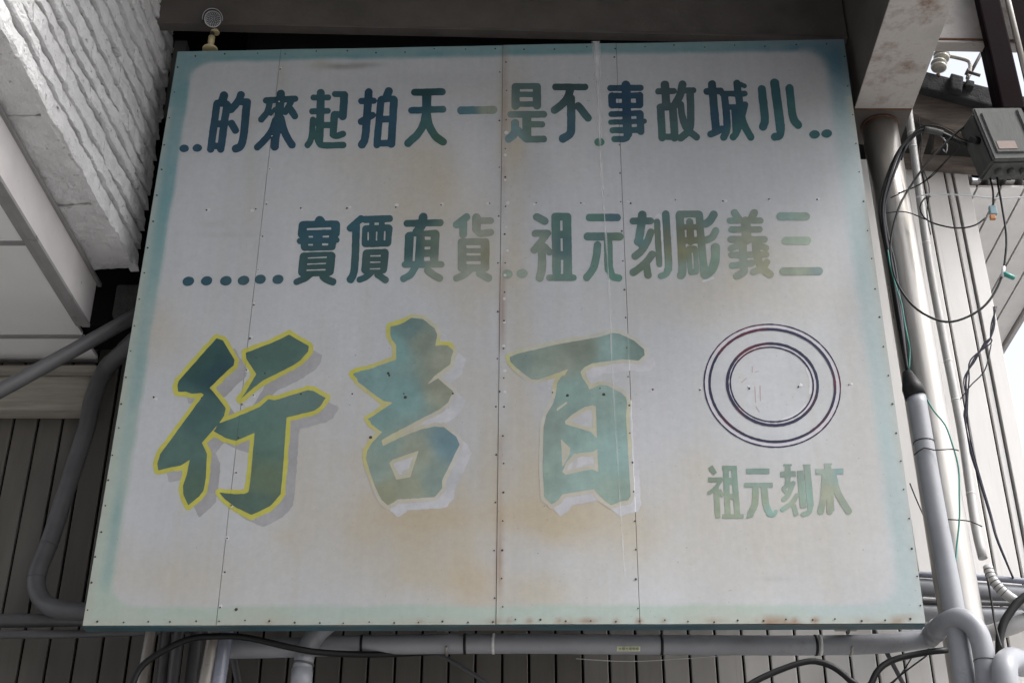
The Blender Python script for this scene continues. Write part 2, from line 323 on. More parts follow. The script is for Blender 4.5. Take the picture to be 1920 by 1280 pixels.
def rough_block(nu, nv, lu, lv, depth, seed, rough, taper=0.35, lean=0.0):
    """split faced stone: face in the local u (along) / v (up) plane, bulging towards +w; returns verts (u,v,w), faces"""
    ph = seed * 3.7; V = []; Fc = []
    for j in range(nv + 1):
        for i in range(nu + 1):
            u, v = i / nu, j / nv
            e = min(u, 1 - u) * lu / max(lv, 1e-3); ev = min(v, 1 - v)
            prof = min(1.0, e / 0.10) ** 0.5 * (min(1.0, ev / 0.08) ** 0.5)
            n = float(fbm(np.array([u * lu * 7 + ph]), np.array([v * lv * 9 + ph * 1.7]), 5)[0]) - 0.5
            n2 = float(fbm(np.array([u * lu * 34 + ph]), np.array([v * lv * 30 + ph]), 2)[0]) - 0.5
            edge = (fbm(np.array([u * lu * 11 + ph * 2]), np.array([3.0 * j + ph]), 3)[0] - 0.5) * 0.030
            uu = u * lu; vv = v * lv + (edge if j in (0, nv) else 0.0)
            V.append((uu, vv, depth * (taper + (1 - taper) * prof) + rough * n * 2 + rough * 1.1 * n2 + lean * (0.5 - v)))
    for j in range(nv):
        for i in range(nu):
            a = j * (nu + 1) + i; Fc.append((a, a + 1, a + nu + 2, a + nu + 1))
    # skirt back to the wall
    rim = [i for i in range(nu + 1)] + [(nu + 1) * j + nu for j in range(1, nv + 1)] + [(nu + 1) * nv + i for i in range(nu - 1, -1, -1)] + [(nu + 1) * j for j in range(nv - 1, 0, -1)]
    b0 = len(V)
    for r in rim: V.append((V[r][0], V[r][1], -0.03))
    L = len(rim)
    for q in range(L): Fc.append((rim[q], b0 + q, b0 + (q + 1) % L, rim[(q + 1) % L]))
    return V, Fc
dirv = Vector((0.0765, 1, 0)).normalized(); outw = Vector((dirv.y, -dirv.x, 0))
z = SZ; ci = 0
while z < 7.55:
    h = random.uniform(0.095, 0.145); s = -2.3 + random.uniform(0, 0.4)
    while s < 0.32:
        ln = random.uniform(0.35, 0.95); e = min(s + ln, 0.345)
        if e - s > 0.06:
            V, Fc = rough_block(max(8, int((e - s) / 0.018)), 8, e - s - 0.003, h - 0.008, random.uniform(0.002, 0.016), ci, 0.013, lean=0.016)
            base = Vector((bx(s), s, z)) - outw * 0.03
            me = bpy.data.meshes.new('stone'); me.from_pydata([tuple(base + dirv * u + Vector((0, 0, v)) + outw * (q + 0.01)) for u, v, q in V], [], Fc)
            link('stone', me, 'painted_stone', bulk); ci += 1
        s = e
        if s >= 0.32: break
    z += h
# soffit stones of the cladding (undersides), joints across
joints = [-2.3, -1.62, -0.94, -0.255, 0.33]
for a, e in zip(joints[:-1], joints[1:]):
    V, Fc = rough_block(44, 18, e - a - 0.012, 0.235, 0.012, ci, 0.013); ci += 1
    me = bpy.data.meshes.new('soffit_stone')
    me.from_pydata([tuple(Vector((bx(a) - 0.02, a + 0.006, SZ)) + dirv * u - outw * v + Vector((0, 0, -(q - 0.012)))) for u, v, q in V], [], Fc)
    link('soffit_stone', me, 'painted_stone', bulk)

def fx(y): return -2.232 + 0.052 * y
FZ = 5.365
sof = thing('panel_soffit', 'white panelled soffit with grey joint strips and edge trim under the stone cladding', 'soffit', (-3.0, 0, FZ))
y0, y1 = -3.2, WY - 0.03
def quadbox(name, ya, yb, xa, xb, za, zb, m, bevel=0.0):
    return hexa(name, [(xa(ya), ya, za), (xb(ya), ya, za), (xb(yb), yb, za), (xa(yb), yb, za), (xa(ya), ya, zb), (xb(ya), ya, zb), (xb(yb), yb, zb), (xa(yb), yb, zb)], m, sof, bevel)
quadbox('fascia', y0, .42, lambda y: fx(y) - 0.02, lambda y: fx(y), FZ + 0.01, SZ - 0.012, 'fascia_white', 0.003)
quadbox('edge_trim', y0, .40, lambda y: fx(y) - 0.028, lambda y: fx(y) + 0.012, FZ - 0.014, FZ + 0.006, 'soffit_trim', 0.002)
quadbox('edge_trim', y0, .40, lambda y: fx(y) - 0.062, lambda y: fx(y) - 0.031, FZ - 0.008, FZ + 0.01, 'soffit_trim', 0.002)
quadbox('fascia_lip', y0, .45, lambda y: fx(y) - 0.004, lambda y: fx(y) + 0.016, SZ - 0.030, SZ - 0.008, 'soffit_trim', 0.002)
jy = [atz(0, q, FZ).y for q in (455, 630)]
step = jy[1] - jy[0]
ys = [jy[0] - step * k for k in range(3, 0, -1)] + jy + [y1]
for a, e in zip(ys[:-1], ys[1:]):
    for xa_, xb_ in ((-5.0, -3.6), (-3.6, -2.295)):
        hexa('soffit_panel', [(xa_ + 0.01, a + 0.012, FZ), ((fx(a) - 0.06 if xb_ > -3 else xb_ - 0.01), a + 0.012, FZ), ((fx(e) - 0.06 if xb_ > -3 else xb_ - 0.01), e - 0.012, FZ), (xa_ + 0.01, e - 0.012, FZ),
                              (xa_ + 0.01, a + 0.012, FZ + 0.02), ((fx(a) - 0.06 if xb_ > -3 else xb_ - 0.01), a + 0.012, FZ + 0.02), ((fx(e) - 0.06 if xb_ > -3 else xb_ - 0.01), e - 0.012, FZ + 0.02), (xa_ + 0.01, e - 0.012, FZ + 0.02)], 'white_soffit', sof, 0.002)
for yj in ys:
    hexa('joint_strip', [(-5, yj - 0.017, FZ - 0.006), (fx(yj) - 0.064, yj - 0.017, FZ - 0.006), (fx(yj) - 0.064, yj + 0.017, FZ - 0.006), (-5, yj + 0.017, FZ - 0.006),
                         (-5, yj - 0.017, FZ + 0.012), (fx(yj) - 0.064, yj - 0.017, FZ + 0.012), (fx(yj) - 0.064, yj + 0.017, FZ + 0.012), (-5, yj + 0.017, FZ + 0.012)], 'soffit_trim', sof)
box('backing', (-5.0, -3.2, FZ + 0.024), (-2.45, WY - 0.03, FZ + 0.06), 'dark_void', sof)
# timber ledger between soffit and boards
zt, zm, zb = at(80, 693, WY - .1).z, at(80, 706, WY - .1).z, at(80, 772, WY - .1).z
led = thing('timber_ledger', 'pale weathered timber ledger in two boards where the white soffit meets the wall', 'timber', (-3, WY - .1, zb))
xl = at(172, 740, WY - .1).x
box('ledger_board', (-5.0, WY - 0.10, zm + 0.004), (xl, WY - 0.012, zt + 0.03), 'pale_timber', led, 0.006)
box('ledger_board', (-5.0, WY - 0.12, zb), (xl - 0.01, WY - 0.012, zm - 0.004), 'pale_timber', led, 0.02)

# ------------------------------------------------------------------ steel frame
fr = thing('steel_frame', 'weathered steel frame of round post, box bracket and cross beams around the signboard', 'steel frame', (2.05, 0.3, 0))
PX, PY, PR = 2.055, 0.30, 0.098
BZ = 6.60
link('post', tube_mesh('post', [Vector((PX, PY, zz)) for zz in np.linspace(0, BZ + 0.01, 12)], PR, 32), 'galvanised', fr)
link('weld_collar', tube_mesh('weld_collar', [Vector((PX, PY, BZ - 0.012)), Vector((PX, PY, BZ + 0.002))], PR + 0.006, 32), 'rust', fr)
box('bracket_beam', (1.889, -1.95, BZ + 0.011), (2.201, 0.150, 7.60), 'grey_steel', fr, 0.004)  # sides in dark steel, their shade put into the colour
box('lit_underside', (1.885, -1.95, BZ), (2.205, 0.150, BZ + 0.010), 'bracket_steel', fr, 0.003)  # thin plate added in brighter steel so the underside looks lit
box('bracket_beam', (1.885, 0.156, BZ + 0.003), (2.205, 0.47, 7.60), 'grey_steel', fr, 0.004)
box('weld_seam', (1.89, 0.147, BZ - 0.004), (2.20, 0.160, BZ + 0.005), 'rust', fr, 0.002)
def cross(name, pa, pb, m, Y0, h, dep):
    a = at(*pa, Y0); b_ = at(*pb, Y0); th = 0.018
    def bar(nm, dz0, dz1, ya, yb, mm):
        return hexa(nm, [(a.x, ya, a.z + dz0), (b_.x, ya, b_.z + dz0), (b_.x, yb, b_.z + dz0), (a.x, yb, a.z + dz0), (a.x, ya, a.z + dz1), (b_.x, ya, b_.z + dz1), (b_.x, yb, b_.z + dz1), (a.x, yb, a.z + dz1)], mm, fr, 0.002)
    bar('beam_web', th, h - th, Y0 + 0.006, Y0 + 0.03, m)
    bar('beam_flange', 0, th - 0.001, Y0, Y0 + dep, m)
    bar('beam_flange', h - th + 0.001, h, Y0, Y0 + dep, m)
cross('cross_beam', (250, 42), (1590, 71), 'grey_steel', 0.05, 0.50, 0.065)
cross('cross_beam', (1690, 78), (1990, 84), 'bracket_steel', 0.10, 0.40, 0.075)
a = at(1690, 78, .10); b_ = at(1990, 84, .10)
hexa('rust_line', [(a.x, .096, a.z + .018), (b_.x, .096, b_.z + .018), (b_.x, .104, b_.z + .018), (a.x, .104, a.z + .018), (a.x, .096, a.z + .03), (b_.x, .096, b_.z + .03), (b_.x, .104, b_.z + .03), (a.x, .104, a.z + .03)], 'rust', fr)
# dark purlins seen through the gap over the sign
o = thing('roof_purlin', 'dark roof purlin in the black gap above the signboard', 'purlin', (0, .6, 7.2))
box('web', (-3, .55, 7.15), (1.8, .62, 7.6), 'roof_dark', o)
box('hanger', (-1.93, .2, 6.6), (-1.86, .27, 7.14), 'roof_dark', o)
box('hanger', (-1.0, .45, 6.6), (-.94, .5, 7.14), 'roof_dark', o)

# ------------------------------------------------------------------ the signboard
sign = thing('painted_signboard', 'large white sheet metal signboard with teal border and faded painted Chinese lettering', 'signboard', (0, 0, 3.6))
def sag(X, Z):                                       # slight buckling of the sheets (metres, towards the viewer negative)
    return 0.006 * (fbm(X * 1.3 + 5, Z * 0.9 + 2, 3) - 0.5) + 0.003 * (fbm(X * 4 + 1, Z * 2.2, 2) - 0.5)
def lin(c):
    c = np.asarray(c, float) / 255.0
    return np.where(c <= 0.04045, c / 12.92, ((c + 0.055) / 1.055) ** 2.4)
BASE = np.array([0.582, 0.598, 0.622])
TL, TR, BR, BL = (333, 97), (1582, 75), (1735, 1168), (155, 1172)
cx = {}
def corner(p): v = at(*p, 0.0); return np.array([v.x, v.z])
cTL, cTR, cBR, cBL = map(corner, (TL, TR, BR, BL))
TEAL = np.array([0.165, 0.345, 0.385]); TEALB = np.array([0.13, 0.27, 0.35]); PALE = np.array([0.46, 0.55, 0.49]); PALEB = np.array([0.44, 0.55, 0.57])
# rain stains and dirt: (px x, px y, rx, ry, colour, strength)
BEIGE = (0.55, 0.49, 0.38); ORANGE = (0.56, 0.44, 0.29); GREYD = (0.44, 0.44, 0.45); LIGHT = (0.68, 0.68, 0.70); OLIVE = (0.47, 0.46, 0.36)
STAINS = [(815, 335, 60, 70, BEIGE, .55), (760, 360, 130, 90, BEIGE, .3), (830, 430, 70, 120, BEIGE, .25), (690, 300, 90, 40, BEIGE, .2), (905, 470, 40, 90, BEIGE, .45),
          (965, 250, 25, 120, BEIGE, .6), (965, 480, 22, 130, BEIGE, .4), (975, 700, 25, 220, BEIGE, .35), (1040, 970, 90, 40, ORANGE, .75), (1080, 955, 150, 70, BEIGE, .6),
          (1010, 1110, 80, 50, BEIGE, .55), (1000, 880, 40, 90, BEIGE, .4), (1180, 1000, 60, 80, BEIGE, .35), (790, 975, 110, 30, ORANGE, .8), (760, 1010, 130, 70, BEIGE, .65), (850, 1040, 70, 110, BEIGE, .5),
          (640, 980, 160, 120, BEIGE, .25), (560, 860, 60, 100, BEIGE, .25), (900, 1100, 40, 60, ORANGE, .3), (880, 700, 30, 130, BEIGE, .2), (700, 880, 60, 80, BEIGE, .25), (920, 900, 20, 200, BEIGE, .35),
          (270, 620, 60, 60, BEIGE, .45), (330, 1080, 160, 60, BEIGE, .35), (1450, 1000, 200, 110, BEIGE, .30), (1620, 800, 60, 220, BEIGE, .2), (1380, 560, 220, 50, BEIGE, .28), (1430, 490, 120, 60, BEIGE, .3),
          (1300, 920, 60, 90, BEIGE, .2), (1090, 360, 60, 200, LIGHT, .4), (880, 300, 40, 150, LIGHT, .4), (560, 480, 30, 140, LIGHT, .3), (1000, 330, 40, 60, GREYD, .3), (640, 125, 45, 6, (0.2, 0.2, 0.17), .55), (690, 122, 30, 5, (0.2, 0.2, 0.17), .4),
          (600, 118, 25, 14, OLIVE, .4), (660, 190, 200, 60, GREYD, .25), (450, 500, 60, 180, GREYD, .2), (470, 330, 10, 90, OLIVE, .3), (530, 130, 9, 60, OLIVE, .35), (940, 180, 8, 60, OLIVE, .4), (1480, 180, 100, 60, GREYD, .25), (1450, 1085, 30, 4, GREYD, .5),
          (430, 440, 60, 5, GREYD, .35), (400, 420, 30, 5, GREYD, .3), (1230, 770, 50, 130, (0.62, 0.62, 0.68), .3), (820, 150, 130, 14, GREYD, .25)]
RUSTY = [(0.49, .5), (0.505, .9), (0.53, .8), (0.565, .7), (0.60, .8), (0.633, .6), (0.66, 1.0), (0.69, .5), (0.75, .6), (0.80, .5), (0.845, .8), (0.87, .9), (0.93, .4), (0.97, .6), (0.40, .5), (0.22, .3)]
def panel_color(X, Z):
    px, py = to_px(X, Z)
    c = np.tile(BASE, (X.size, 1))
    n1 = fbm(X * 2.1, Z * 1.1, 4); n2 = fbm(X * 9 + 3, Z * 5, 4)
    c *= (1 + 0.14 * (n1 - 0.5) + 0.09 * (n2 - 0.5))[:, None]
    vs = fbm(X * 22 + 4, Z * 0.9, 4)                               # faint vertical run-off streaks
    k = np.clip((vs - 0.5) * 2.4, 0, 1) * 0.22 * np.clip((py - 250) / 500, 0.15, 1)
    c = c * (1 - k[:, None]) + np.array(BEIGE) * k[:, None]
    wob = (fbm(X * 5 + 9, Z * 5, 4) - 0.5)
    for (sx, sy, rx, ry, col, s) in STAINS:
        d = ((px - sx) / rx) ** 2 + ((py - sy) / ry) ** 2
        a = min(0.95, s * (1.3 if col in (BEIGE, ORANGE) else 1.0)) * np.exp(-d * (1 + 1.6 * wob))
        a = np.clip(a * (1 + 0.9 * (n2 - 0.5)), 0, 1)[:, None]
        c = c * (1 - a) + np.array(col) * a
    # sprayed border: distance to the edges in metres
    zt = cTL[1] + (cTR[1] - cTL[1]) * (X - cTL[0]) / (cTR[0] - cTL[0]); zb = cBL[1] + (cBR[1] - cBL[1]) * (X - cBL[0]) / (cBR[0] - cBL[0])
    xl = cBL[0] + (cTL[0] - cBL[0]) * (Z - cBL[1]) / (cTL[1] - cBL[1]); xr = cBR[0] + (cTR[0] - cBR[0]) * (Z - cBR[1]) / (cTR[1] - cBR[1])
    dt, db, dl, dr = zt - Z, Z - zb, X - xl, xr - X
    v = np.clip((Z - zb) / (zt - zb), 0, 1); u = np.clip((X - xl) / (xr - xl), 0, 1)
    wl = 0.105 - 0.01 * v; wt = 0.075; wb = 0.085; wr = 0.10 + 0.02 * v
    rad = 0.12
    e = [dl - wl, dt - wt, db - wb, dr - wr]
    ex = np.minimum(e[0], e[3]); ey = np.minimum(e[1], e[2])
    inx = np.clip(rad - ex, 0, None); iny = np.clip(rad - ey, 0, None)
    sd_ = rad - np.hypot(inx, iny)                                 # >0 inside the white field
    sd_ = np.where((ex > rad) | (ey > rad), np.minimum(ex, ey), sd_) + 0.02 * (fbm(X * 6, Z * 6 + 3, 3) - 0.5)
    soft = np.where(dr < 0.25, 0.035, 0.013) + 0.008 * (dt < 0.2)
    a = np.clip(0.5 - sd_ / (2 * soft), 0, 1); a = a * a * (3 - 2 * a)
    # border tone: strong teal above, washed out to pale green below; blue in the upper right
    tone = np.empty((X.size, 3)); wv = np.clip((v - 0.30) / 0.35 + 0.6 * (n1 - 0.5), 0, 1)[:, None]
    left = TEAL * wv + PALE * (1 - wv)
    wr_ = np.clip((v - 0.80) / 0.15, 0, 1)[:, None]; right = TEALB * wr_ + PALEB * (1 - wr_)
    ur = np.clip((u - 0.80) / 0.1, 0, 1)[:, None]
    tone = left * (1 - ur) + right * ur
    bot = np.clip(1 - db / 0.12, 0, 1)[:, None] * (0.5 + 0.5 * (u < 2))[:, None]
    btone = PALE * (1 - 0.5 * u[:, None]) + PALEB * (0.5 * u[:, None])
    mot = np.clip((fbm(X * 3.5 + 8, Z * 6, 4) - 0.38) * 3, 0, 1)[:, None]; btone = btone * (1 - 0.6 * mot) + np.array([0.51, 0.51, 0.42]) * 0.6 * mot
    tone = tone * (1 - bot) + btone * bot
    inner = np.exp(-((sd_ + 0.032) / 0.028) ** 2) * np.where(dr < 0.3, 0.22, 0.8) * np.clip((db - 0.13) / 0.1, 0, 1)
    inner = (inner * np.clip(0.5 + 1.2 * (fbm(X * 3 + 2, Z * 2.4, 3) - 0.4), 0, 1) )[:, None]
    tone = tone * (1 - inner) + np.array([0.24, 0.40, 0.41]) * inner
    # wear: outermost few cm rubbed to cream / grey
    outer = np.minimum(np.minimum(dt, db), np.minimum(dl, dr))
    rub = np.clip(1.3 - outer / 0.036, 0, 1) * np.clip(0.45 + 1.4 * (n2 - 0.35), 0, 1) * np.where(v < 0.88, 0.85, 0.3)
    tone = tone * (1 - rub[:, None]) + np.array([0.49, 0.51, 0.45]) * rub[:, None]
    dens = np.where(u > 0.85, 0.78 + 0.2 * wr_[:, 0], 0.95)[:, None] * (0.72 + 0.5 * n2[:, None])
    a = np.clip(a[:, None] * np.clip(dens, 0, 1), 0, 1)
    c = c * (1 - a) + tone * a
    # rust along the foot and at the main seam
    r = np.clip(1 - db / 0.05, 0, 1) * np.clip((fbm(X * 7 + 2, Z * 9, 4) - 0.55) * 5, 0, 1) * np.clip((u - 0.35) * 4, 0, 1)
    sx1 = -0.0595 + 0.0055 * (v - .5) * 4
    r2 = np.exp(-((X - sx1 - 0.012) / 0.016) ** 2) * np.clip((fbm(X * 6, Z * 2.5 + 8, 4) - 0.42) * 3, 0, 1) * 0.55
    for q, (ru, rs) in enumerate(RUSTY):
        xq = cBL[0] + (cBR[0] - cBL[0]) * ru
        r = np.maximum(r, rs * np.exp(-((X - xq) / (0.016 + 0.03 * (q % 4 == 0))) ** 2 - ((db - 0.014) / 0.013) ** 2) * (0.5 + n2))
    r = np.clip(r * 0.85 + r2, 0, 0.9)[:, None]
    c = c * (1 - r) + np.array([0.30, 0.155, 0.075]) * r
    return np.clip(c, 0.01, 0.9)
def set_paint(me, rgb, k=0.76):
    ca = me.attributes.new('paint', 'FLOAT_COLOR', 'POINT')
    buf = np.ones((len(me.vertices), 4), np.float32); buf[:, :3] = rgb * k
    ca.data.foreach_set('color', buf.ravel())
SEAM = [((527, 93), (405, 1172)), ((943, 86), (930, 1170)), ((1155, 82), (1200, 1168))]
cols_t = [cTL[0]] + [at(*s[0], 0).x for s in SEAM] + [cTR[0]]
cols_b = [cBL[0]] + [at(*s[1], 0).x for s in SEAM] + [cBR[0]]
def edge_z(u, top):
    a, b__ = (cTL, cTR) if top else (cBL, cBR)
    return a[1] + (b__[1] - a[1]) * u
STEP = 0.0125
proud = [0.0, 0.0012, 0.0036, 0.0024]
def sheet_y(X, Z):
    f = (Z - cBL[1]) / (cTL[1] - cBL[1]); y = np.full(np.shape(X), proud[0])
    for i in (1, 2, 3): y = np.where(X > cols_b[i] + (cols_t[i] - cols_b[i]) * f, proud[i], y)
    return y
for i in range(4):
    g0, g1 = (0.0 if i == 0 else 0.0012), (0.0 if i == 3 else 0.0012)
    nx = int((cols_t[i + 1] - cols_t[i]) / STEP); nz = int(3.3 / STEP)
    U, Vv = np.meshgrid(np.linspace(0, 1, nx + 1), np.linspace(0, 1, nz + 1))
    xt = cols_t[i] + g0 + U * (cols_t[i + 1] - cols_t[i] - g0 - g1); xb_ = cols_b[i] + g0 + U * (cols_b[i + 1] - cols_b[i] - g0 - g1)
    X = xb_ + (xt - xb_) * Vv
    ub = (X - cBL[0]) / (cBR[0] - cBL[0]); Z = edge_z(ub, False) + (edge_z(ub, True) - edge_z(ub, False)) * Vv
    X = X.ravel(); Z = Z.ravel(); Y = sag(X, Z) - proud[i]
    V = np.stack([X, Y, Z], 1); idx = np.arange((nx + 1) * (nz + 1)).reshape(nz + 1, nx + 1)
    Fq = np.stack([idx[:-1, :-1], idx[:-1, 1:], idx[1:, 1:], idx[1:, :-1]], -1).reshape(-1, 4)
    rim = np.concatenate([idx[0, :], idx[1:, -1], idx[-1, -2::-1], idx[-2:0:-1, 0]]); n0 = len(V); L = len(rim)
    B = V[rim].copy(); B[:, 1] += 0.014; B[:, 1] = np.maximum(B[:, 1], 0.011)
    sk = np.stack([rim, n0 + np.arange(L), n0 + (np.arange(L) + 1) % L, np.roll(rim, -1)], 1)
    me = bpy.data.meshes.new('sheet_panel'); me.from_pydata(np.vstack([V, B]).tolist(), [], np.vstack([Fq, sk]).tolist())
    col = panel_color(X, Z); set_paint(me, np.vstack([col, col[rim] * 0.75]))
    link('sheet_panel', me, 'sign_paint', sign)
D_ = 0.058
hexa('frame_box', [(cBL[0] + .006, .016, cBL[1] + .01), (cBR[0] - .006, .016, cBR[1] + .01), (cBR[0] - .006, D_, cBR[1] + .01), (cBL[0] + .006, D_, cBL[1] + .01),
                   (cTL[0] + .006, .016, cTL[1] - .006), (cTR[0] - .006, .016, cTR[1] - .006), (cTR[0] - .006, D_, cTR[1] - .006), (cTL[0] + .006, D_, cTL[1] - .006)], 'sign_back', sign)
hexa('bottom_lip', [(cBL[0], .004, cBL[1] - .006), (cBR[0], .004, cBR[1] - .006), (cBR[0], D_ + .005, cBR[1] - .006), (cBL[0], D_ + .005, cBL[1] - .006),
                    (cBL[0], .004, cBL[1] - .001), (cBR[0], .004, cBR[1] - .001), (cBR[0], D_ + .005, cBR[1] + .006), (cBL[0], D_ + .005, cBL[1] + .006)], 'sign_lip', sign)
# ------------------------------------------------------------------ lettering: distance fields of traced brush strokes -> flat paint films on the sheets
def cat_rom(P, n=8):
    P = np.asarray(P, float)
    if len(P) < 3: return P
    Q = np.vstack([2 * P[0] - P[1], P, 2 * P[-1] - P[-2]]); out = []
    for i in range(1, len(Q) - 2):
        for k in range(n):
            t = k / n; p0, p1, p2, p3 = Q[i - 1:i + 3]
            out.append(0.5 * (2 * p1 + (p2 - p0) * t + (2 * p0 - 5 * p1 + 4 * p2 - p3) * t * t + (3 * p1 - p0 - 3 * p2 + p3) * t ** 3))
    out.append(P[-1]); return np.array(out)
def d_seg(gx, gy, a, b):
    ab = b - a; L = max(ab @ ab, 1e-9); t = np.clip(((gx - a[0]) * ab[0] + (gy - a[1]) * ab[1]) / L, 0, 1)
    return np.hypot(gx - a[0] - t * ab[0], gy - a[1] - t * ab[1])
def d_line(gx, gy, P):
    d = d_seg(gx, gy, P[0], P[1])
    for i in range(1, len(P) - 1): d = np.minimum(d, d_seg(gx, gy, P[i], P[i + 1]))
    return d
def d_poly(gx, gy, P):
    P = np.asarray(P, float); d = None; ins = np.zeros(gx.shape, bool)
    for i in range(len(P)):
        a, b = P[i], P[(i + 1) % len(P)]; s = d_seg(gx, gy, a, b); d = s if d is None else np.minimum(d, s)
        c = (a[1] > gy) != (b[1] > gy)
        with np.errstate(divide='ignore', invalid='ignore'):
            ins ^= c & (gx < (b[0] - a[0]) * (gy - a[1]) / (b[1] - a[1]) + a[0])
    return np.where(ins, -d, d)
def d_flat(gx, gy, a, b, hw):
    a = np.array(a, float); b = np.array(b, float); ab = b - a; L = np.hypot(*ab); e = ab / L
    u = (gx - a[0]) * e[0] + (gy - a[1]) * e[1]; v = -(gx - a[0]) * e[1] + (gy - a[1]) * e[0]
    qx = np.abs(u - L / 2) - L / 2; qy = np.abs(v) - hw
    return np.hypot(np.maximum(qx, 0), np.maximum(qy, 0)) + np.minimum(np.maximum(qx, qy), 0)
def field(shapes, gx, gy, ox, oy, sc):
    """shapes in enlarged-crop units: S stroke, F flat stroke, B rounded block, E ellipse, R ellipse ring, P polygon, C cut line, H cut polygon"""
    d = np.full(gx.shape, 1e3); cut = np.full(gx.shape, 1e3)
    for s in shapes:
        k = s[0]
        T = lambda P: (np.asarray(P, float) / sc + np.array([ox, oy]))
        if k == 'S': v = d_line(gx, gy, cat_rom(T(s[2]))) - s[1] / sc
        elif k == 'F': p = T(s[2]); v = d_flat(gx, gy, p[0], p[1], s[1] / sc)
        elif k == 'B':
            P = T(s[2]); r = s[1] / sc; c = P.mean(0); v = d_poly(gx, gy, c + (P - c) * (1 - r / np.maximum(np.abs(P - c), r * 1.01))) - r
        elif k in 'ER':
            cx_, cy_ = T([s[1]])[0]; rx, ry, an = s[2] / sc, s[3] / sc, math.radians(s[4])
            u = (gx - cx_) * math.cos(an) + (gy - cy_) * math.sin(an); w_ = -(gx - cx_) * math.sin(an) + (gy - cy_) * math.cos(an)
            k0_ = np.hypot(u / rx, w_ / ry); k1_ = np.hypot(u / rx ** 2, w_ / ry ** 2) + 1e-9
            v = k0_ * (k0_ - 1) / k1_
            if k == 'R': v = np.abs(v) - s[5] / sc
        elif k == 'P': v = d_poly(gx, gy, T(s[1]))
        elif k == 'C':
            p = T(s[2]); cut = np.minimum(cut, d_flat(gx, gy, p[0], p[1], s[1] / sc)); continue
        elif k == 'H': cut = np.minimum(cut, d_poly(gx, gy, T(s[1]))); continue
        d = np.minimum(d, v)
    return np.maximum(d, -cut)
def bounds(shapes, ox, oy, sc, pad):
    P = []
    for s in shapes:
        if s[0] in 'SFB': q = np.asarray(s[2], float); P += [q.min(0) - s[1], q.max(0) + s[1]]
        elif s[0] in 'ER': P += [np.array(s[1]) - max(s[2], s[3]), np.array(s[1]) + max(s[2], s[3])]
        elif s[0] == 'P': q = np.asarray(s[1], float); P += [q.min(0), q.max(0)]
    P = np.array(P) / sc + np.array([ox, oy]); return P.min(0) - pad, P.max(0) + pad
def film(name, D, gx, gy, lift, colour, material='letter_paint'):
    """marching squares: the region D<0 as one flat sheet lying 'lift' in front of the sheet metal"""
    ins = D < 0; h, w_ = D.shape; vid = -np.ones(D.shape, int); vx = [gx[ins]]; vy = [gy[ins]]
    vid[ins] = np.arange(ins.sum()); n = int(ins.sum())
    hz = ins[:, :-1] != ins[:, 1:]; t = np.where(hz, D[:, :-1] / np.where(hz, D[:, :-1] - D[:, 1:], 1), 0)
    hid = -np.ones(hz.shape, int); hid[hz] = n + np.arange(hz.sum()); n += int(hz.sum())
    vx.append((gx[:, :-1] + t * (gx[:, 1:] - gx[:, :-1]))[hz]); vy.append(gy[:, :-1][hz])
    vz = ins[:-1, :] != ins[1:, :]; t = np.where(vz, D[:-1] / np.where(vz, D[:-1] - D[1:], 1), 0)
    wid = -np.ones(vz.shape, int); wid[vz] = n + np.arange(vz.sum())
    vx.append(gx[:-1][vz]); vy.append((gy[:-1] + t * (gy[1:] - gy[:-1]))[vz])
    cnt = ins[:-1, :-1].astype(int) + ins[:-1, 1:] + ins[1:, 1:] + ins[1:, :-1]
    full = cnt == 4
    fq = np.stack([vid[:-1, :-1][full], vid[1:, :-1][full], vid[1:, 1:][full], vid[:-1, 1:][full]], -1).tolist()
    for r, c in zip(*np.nonzero((cnt > 0) & (cnt < 4))):
        cs = [(vid[r, c], wid[r, c]), (vid[r + 1, c], hid[r + 1, c]), (vid[r + 1, c + 1], wid[r, c + 1]), (vid[r, c + 1], hid[r, c])]
        f = []
        for a_, e_ in cs:
            if a_ >= 0: f.append(int(a_))
            if e_ >= 0: f.append(int(e_))
        if len(f) >= 3: fq.append(f)
    px = np.concatenate(vx); py = np.concatenate(vy); X, Z = at_np(px, py)
    Y = sag(X, Z) - sheet_y(X, Z) - lift
    me = bpy.data.meshes.new(name); me.from_pydata(np.stack([X, Y, Z], 1).tolist(), [], fq)
    set_paint(me, np.clip(colour(px, py, X, Z), 0.005, 0.85))
    o_ = link(name, me, material, sign)
    return o_
